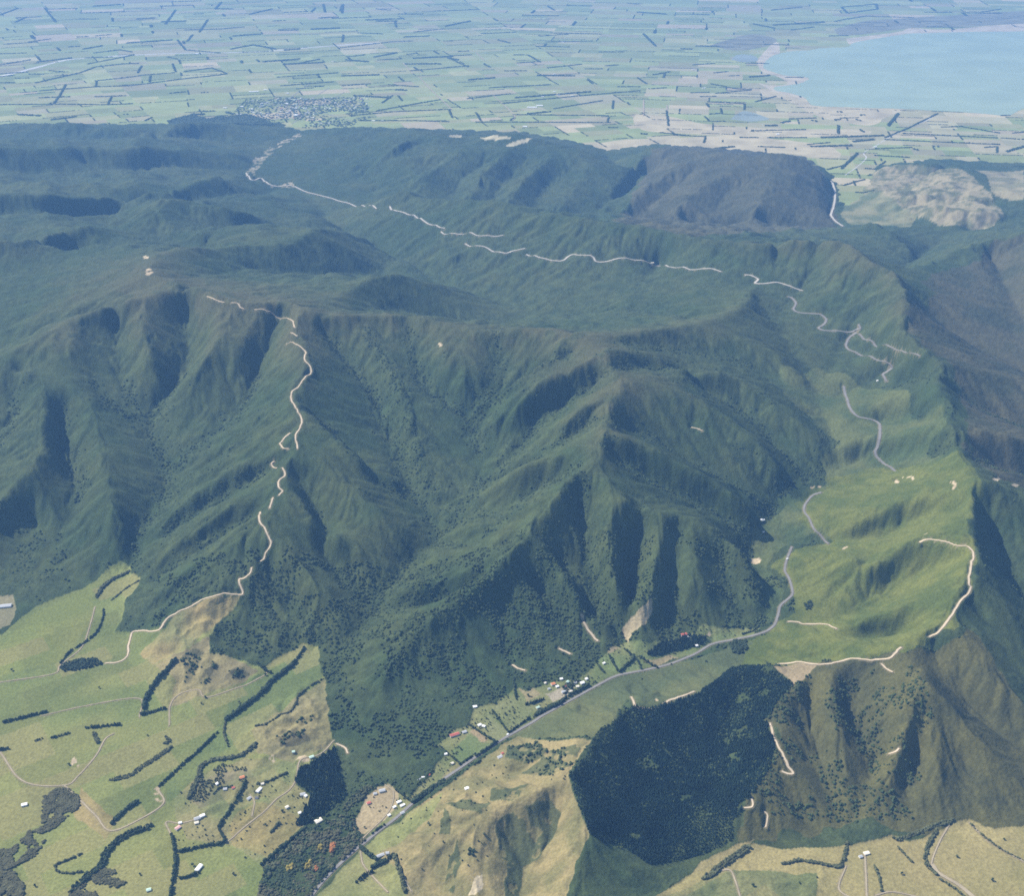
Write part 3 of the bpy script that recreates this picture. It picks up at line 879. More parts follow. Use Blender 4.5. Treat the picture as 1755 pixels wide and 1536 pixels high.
for p, c1, c2 in (([(775,1290),(800,1262),(848,1276),(815,1300),(790,1310)], (.105,.14,.05), (.125,.155,.056)), ([(828,1250),(835,1222),(870,1256),(850,1270)], (.15,.165,.07), (.175,.18,.08)),
   ([(848,1215),(880,1187),(918,1205),(905,1230),(875,1252)], (.14,.155,.06), (.18,.18,.08)), ([(888,1182),(912,1178),(930,1190),(902,1202)], (.2,.17,.08), (.25,.21,.11)),
   ([(1024,1132),(1048,1120),(1064,1142),(1058,1152),(1034,1150)], (.12,.155,.055), (.14,.17,.06)), ([(1064,1150),(1088,1130),(1098,1148),(1075,1154)], (.13,.16,.06), (.15,.17,.065)),
   ([(1104,1132),(1150,1124),(1165,1130),(1130,1142),(1118,1142)], (.21,.175,.09), (.26,.21,.12)), ([(1212,1094),(1240,1084),(1262,1082),(1250,1092),(1222,1100)], (.12,.15,.055), (.15,.165,.06)),
   ([(935,1190),(960,1180),(985,1178),(975,1192),(945,1204)], (.22,.2,.13), (.3,.26,.18)), ([(1030,1118),(1045,1108),(1062,1112),(1048,1120)], (.2,.17,.09), (.28,.22,.13))):
    sub(p, c1, c2, 0, strip)
# brown hills in front
brown = area([(400,1800),(545,1534),(625,1452),(700,1395),(760,1352),(870,1272),(892,1262),(935,1270),(1012,1271),(975,1330),(990,1380),(1009,1430),(985,1480),(972,1536),(965,1800)])
paint(brown, (.135, .125, .052), (.235, .19, .084), 0, st(.55*n2+.45*n3, .36, .64))
sub([(500,1620),(545,1534),(625,1452),(680,1412),(760,1358),(740,1400),(690,1440),(640,1470),(690,1490),(700,1560),(640,1620)], (.135,.15,.05), (.19,.185,.07), 0, brown)
for g in ([(870,1280),(922,1272),(944,1295),(900,1312),(866,1300)], [(942,1288),(1000,1276),(985,1312),(945,1330),(890,1326)],
          [(840,1355),(880,1352),(905,1345),(885,1372),(840,1375)], [(760,1378),(800,1372),(838,1378),(832,1398),(790,1388)],
          [(855,1402),(945,1372),(960,1400),(925,1475),(890,1482),(850,1470)], [(870,1470),(900,1480),(890,1545),(865,1545)],
          [(780,1440),(790,1480),(775,1530),(760,1525),(770,1480)], [(760,1385),(772,1400),(768,1432),(752,1430)]):
    sub(g, (.055, .068, .03), (.09, .095, .04), .6, brown & (n3 > .36))
paint(area([(815,1504),(828,1500),(826,1522),(812,1536),(800,1536)]), (.4,.33,.2), (.48,.4,.26), 0)
# flats, lower right
flat = area([(1050,1800),(1120,1540),(1185,1498),(1262,1468),(1292,1446),(1340,1458),(1440,1452),(1530,1434),(1560,1446),(1640,1411),(1662,1408),(1700,1420),(1760,1415),(1950,1412),(1950,1800)])
paint(flat, (.175, .158, .058), (.245, .205, .085), 0, st(.6*n1+.4*n2, .40, .60))
sub([(1185,1498),(1200,1480),(1262,1446),(1292,1442),(1262,1468)], (.2,.175,.075), (.25,.2,.09), 0)
sub([(1120,1545),(1240,1490),(1400,1500),(1400,1550),(1250,1640),(1100,1640)], (.105,.12,.045), (.15,.15,.06), .15)
# slip and clearings
sub([(1115,1026),(1119,1050),(1105,1068),(1085,1085),(1074,1102),(1066,1078),(1090,1050)], (.26,.22,.13), (.36,.29,.17), 0)
sub([(1325,1143),(1365,1138),(1405,1136),(1385,1160),(1360,1175),(1345,1160)], (.2,.16,.09), (.27,.21,.12), 0)
for cx, cy, rx, ry in ((1556,821,12,4),(1538,826,6,3),(1633,832,8,8),(1445,938,8,3),(1295,962,9,6),(1712,822,10,3),(1740,832,6,3),(1398,836,12,2),(1588,918,4,6),(255,466,6,6),(250,442,5,3),(520,1303,12,8),(540,1299,8,5),(470,1300,10,6),(128,1310,6,10),(270,1358,7,8),(275,1372,8,5),(1000,1056,4,8),(1130,1200,6,3),(1215,1088,4,5),(1290,1247,3,2),(754,592,3,4)):
    paint(area([(cx + rx * math.cos(a), cy + ry * math.sin(a)) for a in np.linspace(0, 6.28, 9)[:-1]]) & (n3 > .43), (.34,.27,.17), (.42,.34,.22), 0)
# tan hills far right, cleared tops
tan = area([(1478,320),(1500,292),(1530,284),(1640,288),(1668,302),(1700,335),(1722,372),(1690,392),(1620,388),(1570,372),(1540,350),(1480,345)])
paint(tan, (.10, .105, .05), (.25, .215, .125), .2, st(.5*n2+.5*n3, .42, .58))
sub([(1450,345),(1480,320),(1540,350),(1570,372),(1560,390),(1460,385),(1440,370)], (.09,.11,.05), (.19,.18,.09), .2)
sub([(1700,330),(1690,300),(1660,290),(1755,292),(1755,345),(1720,340)], (.16,.155,.08), (.24,.21,.12), .1)
for p in ([(822,236),(850,232),(878,235),(872,239),(830,240)], [(864,250),(880,243),(915,237),(905,243),(875,252)], [(770,232),(792,231),(790,236),(770,235)]):
    paint(area(p, False), (.3,.27,.17), (.36,.32,.2), 0)
paint(area([(1140,250),(1400,260),(1430,390),(1180,405),(1050,380),(1100,300)], 2), (.054, .057, .031), (.072, .071, .038), .8)
paint(area([(1560,560),(1600,480),(1700,420),(1900,400),(1900,900),(1680,800),(1620,640)], 2), (.046, .052, .027), (.070, .068, .036), .8)
# valley floor to the town gap
for p in ([(420,296),(440,268),(470,248),(512,228),(518,232),(480,252),(455,272),(436,300)], [(455,318),(500,312),(505,322),(470,322)]):
    m = area(p) & (n3 > .5); paint(m, (.16,.15,.09), (.3,.26,.18), 0)
# paddocks differ a little from one another
def padd(rot, a, b, k):
    c_, s_ = math.cos(rot), math.sin(rot)
    u, v = (PX * c_ + PY * s_) / a, (-PX * s_ + PY * c_) / b
    j = np.floor(v); i = np.floor(u + h2(j, j * 0, k) * 3)
    return h2(i, j, k + 1)
tone = 1 + .24 * (padd(.62, 230, 120, 41) - .5)
for m_ in (grass, flat, strip & False):
    ALB[m_] *= tone[m_][:, None]
    dry_ = (padd(.62, 230, 120, 43) > .72) & m_
    ALB[dry_] = ALB[dry_] * .55 + np.array([.215, .185, .075]) * .45
# bare cut banks beside roads
rm = VERGE
ALB[rm] = ALB[rm] * .35 + np.array([.20, .165, .10]) * .65
CAN[ROADMASK > .3] = 0

# canopy relief: crowns as bumps on the sheet
cell = np.maximum(RG * (TH[1] - TH[0]), 3.0)
cr = rng.random(ZG.shape); cr2 = (cr + np.roll(cr, 1, 0) + np.roll(cr, 1, 1) + np.roll(cr, (1, 1), (0, 1))) / 4
amp = np.clip(cell * 0.9, 3.0, 9.0)
CANB = np.clip(blur(CAN, 0.8), 0, 1.2)
ZT = ZG + CANB * (5.0 + amp * (0.35 * (cr - .5) + 0.8 * (cr2 - .5)) + 6 * (fbm(PX, PY, 34, 200, 2) - .5) + 6 * (n2 - .5))
ALB = ALB * (1 + (CANB * .42)[..., None] * (cr2 - .5)[..., None] * 1.6)

def sheet_mesh(name, Z, alb):
    v = np.stack([PX, PY, Z], -1).reshape(-1, 3)
    idx = np.arange(NT * NR).reshape(NR, NT)
    q = np.stack([idx[:-1, :-1], idx[:-1, 1:], idx[1:, 1:], idx[1:, :-1]], -1).reshape(-1, 4)
    me = mesh_arr(name, v, q)
    a = me.attributes.new("cover", 'FLOAT_COLOR', 'POINT')
    a.data.foreach_set("color", np.concatenate([np.clip(alb, 0.004, 1), np.ones((NR, NT, 1))], -1).astype(np.float32).ravel())
    return me

M_HILLS = attr_mat("hill_cover", "cover", .26, .09, .55, .10, 4.0)
hills = link("hills", sheet_mesh("hills", ZT, ALB), M_HILLS)
tag(hills, kind="structure", label="forested mountain ranges with grass flats at their feet")

# road ribbons
for name, w, mk, C, zc in road_paths:
    T = np.gradient(C, axis=0); T /= np.linalg.norm(T, axis=1)[:, None] + 1e-9
    Nn = np.stack([-T[:, 1], T[:, 0]], 1)
    up = 1.6 + 3.0 * np.clip((np.hypot(C[:, 0], C[:, 1]) - 7500) / 3000, 0, 1)
    v = []
    for s in (-1, 1):
        ww = w * .5 * (np.ones(len(C)) if mk in ('asphalt', 'gravel') else .55 + .75 * fbm(C[:, 0], C[:, 1], 45, 500 + s, 2))
        e = C + Nn * (s * ww)[:, None]
        z = np.maximum(zc, ground(e[:, 0], e[:, 1])) + up
        v.append(np.column_stack([e, z]))
    n = len(C)
    V = np.concatenate(v)
    q = np.array([[i, i + 1, n + i + 1, n + i] for i in range(n - 1)])[:, ::-1]
    me = mesh_arr(name, V, q)
    o = link(name, me, MATS[mk]); tag(o, kind="structure")

# ------------------------------------------------------------------ the plain
ZMIN = PLAIN_Z - 20
M_FARM = attr_mat("farmland_cover", "cover", .12, .004, 0, 1, 1)
M_PLAIN = mat("plain_ground", (.13, .16, .075), .95, .2, .002)
big = 70000.0
g = link("plain", mesh_np("plain", [(-big, -3000, PLAIN_Z - 2.5), (big, -3000, PLAIN_Z - 2.5), (big, big, PLAIN_Z - 2.5), (-big, big, PLAIN_Z - 2.5)], [(0, 1, 2, 3)]), M_PLAIN)
tag(g, kind="structure")

def cut(poly, p, n):
    """Split a convex polygon by a line through p with normal n."""
    A, B = [], []
    d = [(q[0] - p[0]) * n[0] + (q[1] - p[1]) * n[1] for q in poly]
    for i in range(len(poly)):
        j = (i + 1) % len(poly); a, b = poly[i], poly[j]
        if d[i] >= 0: A.append(a)
        if d[i] <= 0: B.append(a)
        if d[i] * d[j] < 0:
            t = d[i] / (d[i] - d[j]); c = (a[0] + (b[0] - a[0]) * t, a[1] + (b[1] - a[1]) * t)
            A.append(c); B.append(c)
    return A, B
def ext(poly, dr):
    s = [q[0] * dr[0] + q[1] * dr[1] for q in poly]
    return min(s), max(s)
fields = []; farm_edges = []
R_ = random.Random(5)
def split(poly, ang, depth=0):
    if len(poly) < 3: return
    e1 = (math.cos(ang), math.sin(ang)); e2 = (-e1[1], e1[0])
    a0, a1 = ext(poly, e1); b0, b1 = ext(poly, e2)
    w, h = a1 - a0, b1 - b0
    yc = sum(q[1] for q in poly) / len(poly)
    k = max(1.0, yc / 17000.0)
    big_w, big_h = 640 * k * R_.uniform(.6, 1.5), 520 * k * R_.uniform(.6, 1.6)
    if w < big_w and h < big_h or depth > 16:
        fields.append((poly, ang)); return
    if w / 1.9 > h:
        t = a0 + w * R_.uniform(.35, .65); n = e1
    else:
        t = b0 + h * R_.uniform(.35, .65); n = e2
    p = (n[0] * t, n[1] * t)
    A, B = cut(poly, p, n)
    split(A, ang, depth + 1); split(B, ang, depth + 1)
F0, F1 = 11500.0, 52000.0
tot = [(-27000, F0), (27000, F0), (27000, F1), (-27000, F1)]
dA = at(1150, 225, PLAIN_Z)
A, B = cut(tot, (dA[0], dA[1]), (math.cos(math.radians(12)), math.sin(math.radians(12))))
dB = at(200, 140, PLAIN_Z)
C1, C2 = cut(B, (dB[0], dB[1]), (math.cos(math.radians(25)), math.sin(math.radians(25))))
split(A, math.radians(-9)); split(C1, math.radians(17)); split(C2, math.radians(27))

lake_px = [(1900,44),(1755,53),(1680,54),(1600,56),(1558,57),(1538,60),(1500,66),(1463,73),(1452,80),(1410,82),(1385,86),(1360,87),(1333,92),(1319,99),(1310,108),(1309,116),(1322,122),(1346,129),(1372,131),(1386,134),(1376,141),(1350,146),(1328,149),(1330,155),(1352,159),(1377,166),(1385,174),(1396,181),(1440,183),(1490,185),(1538,186),(1590,189),(1634,191),(1690,195),(1726,198),(1745,190),(1760,184),(1800,182),(1900,190)]
lake_w = [at(x, y, PLAIN_Z) for x, y in lake_px]
def flat_poly(pts, jitter=0, z=0.0):
    v = [(p[0], p[1], PLAIN_Z + z) for p in pts]
    return v
v = []; f = []; colr = []
pal_g = [(.20,.235,.09), (.225,.255,.10), (.245,.265,.11), (.21,.24,.095), (.265,.265,.12), (.185,.22,.085), (.245,.245,.11)]
pal_t = [(.32,.285,.165), (.28,.26,.14), (.36,.31,.19), (.25,.235,.13), (.30,.28,.16)]
for poly, ang in fields:
    cx = sum(q[0] for q in poly) / len(poly); cy = sum(q[1] for q in poly) / len(poly)
    # drier towards the lake, and in patches
    d_l = math.hypot(cx - 5200, cy - 18500)
    dry = .05 + .75 * max(0, 1 - d_l / 5600) + .10 * float(vnoise(np.array([cx]), np.array([cy]), 5200, 77)[0] > .62)
    if cy > 30000: dry += .10
    c = R_.choice(pal_t if R_.random() < dry else pal_g)
    q = R_.uniform(.82, 1.14); c = tuple(k * q for k in c)
    i = len(v); v += [(a, b, PLAIN_Z) for a, b in poly]; f.append(list(range(i, i + len(poly)))); colr.append(c)
me = mesh_np("farmland", v, f)
at_ = me.attributes.new("cover", 'FLOAT_COLOR', 'FACE')
at_.data.foreach_set("color", np.concatenate([np.array(colr), np.ones((len(colr), 1))], 1).astype(np.float32).ravel())
tag(link("farmland", me, M_FARM), kind="structure")

M_WATER = bpy.data.materials.new("lake_water"); M_WATER.use_nodes = True
b_ = M_WATER.node_tree.nodes["Principled BSDF"]
_g = M_WATER.node_tree.nodes.new("ShaderNodeNewGeometry"); _n = M_WATER.node_tree.nodes.new("ShaderNodeTexNoise")
_n.inputs["Scale"].default_value = .0011; _n.inputs["Detail"].default_value = 3
_r = M_WATER.node_tree.nodes.new("ShaderNodeValToRGB")
_r.color_ramp.elements[0].position = .35; _r.color_ramp.elements[0].color = (.235, .295, .205, 1)
_r.color_ramp.elements[1].position = .65; _r.color_ramp.elements[1].color = (.275, .34, .235, 1)
M_WATER.node_tree.links.new(_g.outputs["Position"], _n.inputs["Vector"]); M_WATER.node_tree.links.new(_n.outputs[0], _r.inputs[0])
M_WATER.node_tree.links.new(_r.outputs[0], b_.inputs["Base Color"])
b_.inputs["Roughness"].default_value = .5; b_.inputs["Specular IOR Level"].default_value = .15

def sheet(name, pts, material, z, world_pts=False, step=None):
    P = [np.asarray(p)[:2] for p in pts] if world_pts else [at(x, y, PLAIN_Z)[:2] for x, y in pts]
    if step:
        C = spline(np.array(P + [P[0]]), step)[:-1]
        C = C + step * .22 * (rng.random(C.shape) - .5)
        P = list(C)
    o = link(name, mesh_np(name, [(p[0], p[1], PLAIN_Z + z) for p in P], [list(range(len(P)))][::1]), material)
    return tag(o, kind="structure")
lake = sheet("lake", lake_px, M_WATER, 1.2, step=90)
M_SAND = mat("lake_shore_sand", (.37, .32, .22), .95, .2, .004)
M_MARSH = mat("marsh", (.165, .16, .095), .95, .25, .003)
M_POND = mat("pond_water", (.20, .23, .19), .6, .15, .002)
M_DRY = mat("dry_grass", (.36, .31, .19), .95, .22, .003)
M_RIVER = mat("river_gravel", (.42, .41, .38), .95, .2, .002)
sheet("lake_shore", [(1296,104),(1310,88),(1322,76),(1332,72),(1336,80),(1335,92),(1320,104),(1312,118),(1330,122),(1348,128),(1376,128),(1392,133),(1386,143),(1350,152),(1340,156),(1380,164),(1384,170),(1355,164),(1325,156),(1300,142),(1318,146),(1350,143),(1330,130),(1306,122)], M_SAND, .6, step=70)
sheet("lake_shore", [(1300,152),(1352,156),(1388,170),(1400,181),(1538,184),(1545,190),(1520,200),(1490,215),(1430,206),(1392,196),(1362,178),(1340,168),(1310,165)], M_DRY, .5, step=120)
sheet("lake_shore", [(1450,66),(1480,62),(1540,54),(1560,48),(1620,50),(1690,44),(1755,40),(1850,38),(1850,50),(1755,54),(1600,58),(1540,63),(1500,68),(1460,76)], M_SAND, .6, step=150)
sheet("marsh", [(1216,78),(1240,70),(1290,58),(1330,66),(1322,76),(1300,82),(1262,86)], M_MARSH, .4, step=90)
sheet("marsh", [(1430,50),(1480,36),(1560,30),(1660,24),(1760,18),(1900,16),(1900,38),(1755,40),(1640,46),(1560,48),(1480,58),(1440,60)], M_MARSH, .4, step=150)
sheet("pond", [(1254,102),(1262,94),(1280,93),(1296,97),(1298,104),(1275,106)], M_POND, .7, step=60)
sheet("pond", [(1252,204),(1264,194),(1278,190),(1300,196),(1318,204),(1290,208),(1272,207)], M_POND, .7, step=60)
sheet("dry_paddock", [(1170,236),(1260,232),(1330,238),(1420,250),(1440,270),(1400,270),(1340,262),(1240,262),(1150,262),(1060,262),(1010,252),(1060,240)], M_DRY, .35, step=150)
sheet("dry_paddock", [(1085,195),(1150,200),(1210,212),(1330,220),(1480,222),(1470,232),(1330,236),(1200,230),(1100,222)], M_DRY, .3, step=150)

# ------------------------------------------------------------------ trees, belts, copses
def ico(sub):
    t = (1 + 5 ** .5) / 2
    v = [(-1,t,0),(1,t,0),(-1,-t,0),(1,-t,0),(0,-1,t),(0,1,t),(0,-1,-t),(0,1,-t),(t,0,-1),(t,0,1),(-t,0,-1),(-t,0,1)]
    f = [(0,11,5),(0,5,1),(0,1,7),(0,7,10),(0,10,11),(1,5,9),(5,11,4),(11,10,2),(10,7,6),(7,1,8),(3,9,4),(3,4,2),(3,2,6),(3,6,8),(3,8,9),(4,9,5),(2,4,11),(6,2,10),(8,6,7),(9,8,1)]
    v = [np.array(p) / math.sqrt(1 + t * t) for p in v]
    for _ in range(sub):
        c = {}; g = []
        def mid(a, b):
            k = (min(a, b), max(a, b))
            if k not in c:
                m = v[a] + v[b]; v.append(m / np.linalg.norm(m)); c[k] = len(v) - 1
            return c[k]
        for a, b, d in f:
            x, y, z = mid(a, b), mid(b, d), mid(d, a)
            g += [(a, x, z), (b, y, x), (d, z, y), (x, y, z)]
        f = g
    return np.array(v), np.array(f)
ICO0, ICO1 = ico(0), ico(1)

def blobs(cen, rad, base=ICO0, jit=.28):
    """Many rough leaf clumps as one vertex and face array."""
    bv, bf = base
    n = len(cen)
    j = 1 + jit * (rng.random((n, len(bv), 1)) * 2 - 1)
    V = cen[:, None, :] + bv[None] * j * rad[:, None, :]
    F = bf[None] + (np.arange(n) * len(bv))[:, None, None]
    return V.reshape(-1, 3), F.reshape(-1, 3)

def cones(cen, rad, hgt, sides=6, tiers=2):
    """Conifers: stacked ragged skirts."""
    n = len(cen); A = []; F = []
    off = 0
    for k in range(tiers):
        a = np.linspace(0, 2 * np.pi, sides, endpoint=False)[None] + rng.random((n, 1)) * 6.28
        r = rad[:, None] * (1 - .38 * k) * (1 + .35 * (rng.random((n, sides)) - .5))
        z0 = hgt * (.12 + .36 * k); z1 = hgt * (.62 + .38 * (k + 1 - tiers + 1) if k == tiers - 1 else .72)
        ring = np.stack([cen[:, None, 0] + r * np.cos(a), cen[:, None, 1] + r * np.sin(a), cen[:, None, 2] + z0[:, None] + 0 * a + hgt[:, None] * .06 * (rng.random((n, sides)) - .5)], -1)
        tip = np.stack([cen[:, 0], cen[:, 1], cen[:, 2] + z1], -1)[:, None]
        V = np.concatenate([ring, tip], 1)
        f = np.array([(i, (i + 1) % sides, sides) for i in range(sides)])
        A.append(V.reshape(-1, 3)); F.append((f[None] + (np.arange(n) * (sides + 1))[:, None, None]).reshape(-1, 3) + off)
        off += n * (sides + 1)
    return np.concatenate(A), np.concatenate(F)

def trunks(cen, r, h):
    n = len(cen)
    a = np.array([0, 2.1, 4.2])
    lo = np.stack([cen[:, None, 0] + r[:, None] * np.cos(a), cen[:, None, 1] + r[:, None] * np.sin(a), np.repeat(cen[:, None, 2] - 1.0, 3, 1)], -1)
    hi_ = lo * np.array([1, 1, 1]); hi_ = lo.copy(); hi_[..., 2] = (cen[:, 2] + h)[:, None]
    hi_[..., :2] = cen[:, None, :2] + (lo[..., :2] - cen[:, None, :2]) * .6
    V = np.concatenate([lo, hi_], 1)
    f = np.array([(0, 1, 4), (0, 4, 3), (1, 2, 5), (1, 5, 4), (2, 0, 3), (2, 3, 5)])
    return V.reshape(-1, 3), (f[None] + (np.arange(n) * 6)[:, None, None]).reshape(-1, 3)

M_LEAF = mat("shelter_foliage", (.034, .050, .024), .95, .35, .08, bump=.6, bscale=.35, bdist=1.2)
M_BUSH = mat("bush_foliage", (.075, .083, .040), .95, .35, .06, bump=.6, bscale=.35, bdist=1.2)
M_SCRUB = mat("scrub_foliage", (.070, .070, .036), .95, .3, .05, bump=.5, bscale=.3, bdist=1.0)
M_PINE = mat("pine_foliage", (.016, .033, .023), .95, .3, .012, bump=.5, bscale=.3, bdist=1.0)
M_AUT = mat("autumn_foliage", (.30, .13, .05), .95, .3, .08)
M_YEL = mat("yellow_foliage", (.22, .18, .045), .95, .3, .08)
M_BARK = mat("bark", (.09, .07, .05), .95, .25, .3)
M_FAR = mat("far_foliage", (.052, .074, .038), .95, .3, .03)

def empty(name, p):
    o = bpy.data.objects.new(name, None); COL.objects.link(o)
    o.location = tuple(map(float, p)); o.empty_display_size = 5
    return o

def grove(name, label, cat, xy, hts, kind, leaf, group=None, crown=.45):
    """A thing made of many close-set trees: foliage and trunks."""
    z = ground(xy[:, 0], xy[:, 1]); c = np.column_stack([xy, z])
    o0 = c.mean(0); o0[2] = z.min()
    root = empty(name, o0); c = c - o0
    n = len(c)
    if kind == 'pine':
        V, F = cones(c, hts * (.24 + .06 * rng.random(n)), hts)
    else:
        rr = hts * crown * (.85 + .3 * rng.random(n))
        cen = c.copy(); cen[:, 2] += hts * .52
        V, F = blobs(cen, np.stack([rr, rr, hts * .50], 1), ICO0 if n > 140 else ICO1, .3)
    f = link("foliage", mesh_arr("foliage", V, F, False), leaf, root); f["kind"] = "stuff"
    V, F = trunks(c, hts * .03 + .2, hts * .5)
    t = link("trunks", mesh_arr("trunks", V, F, False), M_BARK, root); t["kind"] = "stuff"
    tag(root, label, cat, group)
    return root

def belt_xy(path, w, sp):
    P = np.array([hit(x, y) for x, y in path])
    C = spline(P, sp * .5) if len(P) > 2 else np.array([P[0, :2] + (P[1, :2] - P[0, :2]) * t for t in np.linspace(0, 1, max(2, int(np.hypot(*(P[1] - P[0])[:2]) / (sp * .5))))])
    s = np.concatenate([[0], np.cumsum(np.hypot(*np.diff(C, axis=0).T))])
    n = max(2, int(s[-1] / sp))
    w = w * .8; rows = max(1, int(round(w / 8.0)))
    out = []
    T = np.gradient(C, axis=0); T /= np.linalg.norm(T, axis=1)[:, None] + 1e-9
    for r in range(rows):
        d = np.linspace(0, s[-1], n) + sp * .5 * (rng.random(n) - .5)
        cx_ = np.interp(d, s, C[:, 0]); cy_ = np.interp(d, s, C[:, 1])
        tx = np.interp(d, s, T[:, 0]); ty = np.interp(d, s, T[:, 1])
        o = (r - (rows - 1) / 2) * (w / rows) + 3.0 * (rng.random(n) - .5)
        taper = np.where((d < sp * 2) | (d > s[-1] - sp * 2), .5, 1) * o
        o_ = np.column_stack([cx_ - ty * taper, cy_ + tx * taper])
        out.append(o_[rng.random(n) < .95])
    return np.concatenate(out)

def area_xy(path, sp):
    W = np.array([hit(x, y)[:2] for x, y in path])
    x0, y0 = W.min(0); x1, y1 = W.max(0)
    gx, gy = np.meshgrid(np.arange(x0, x1, sp), np.arange(y0, y1, sp))
    gx = gx + sp * 1.1 * (rng.random(gx.shape) - .5); gy = gy + sp * 1.1 * (rng.random(gy.shape) - .5)
    m = inside(W, gx, gy)
    return np.column_stack([gx[m], gy[m]])

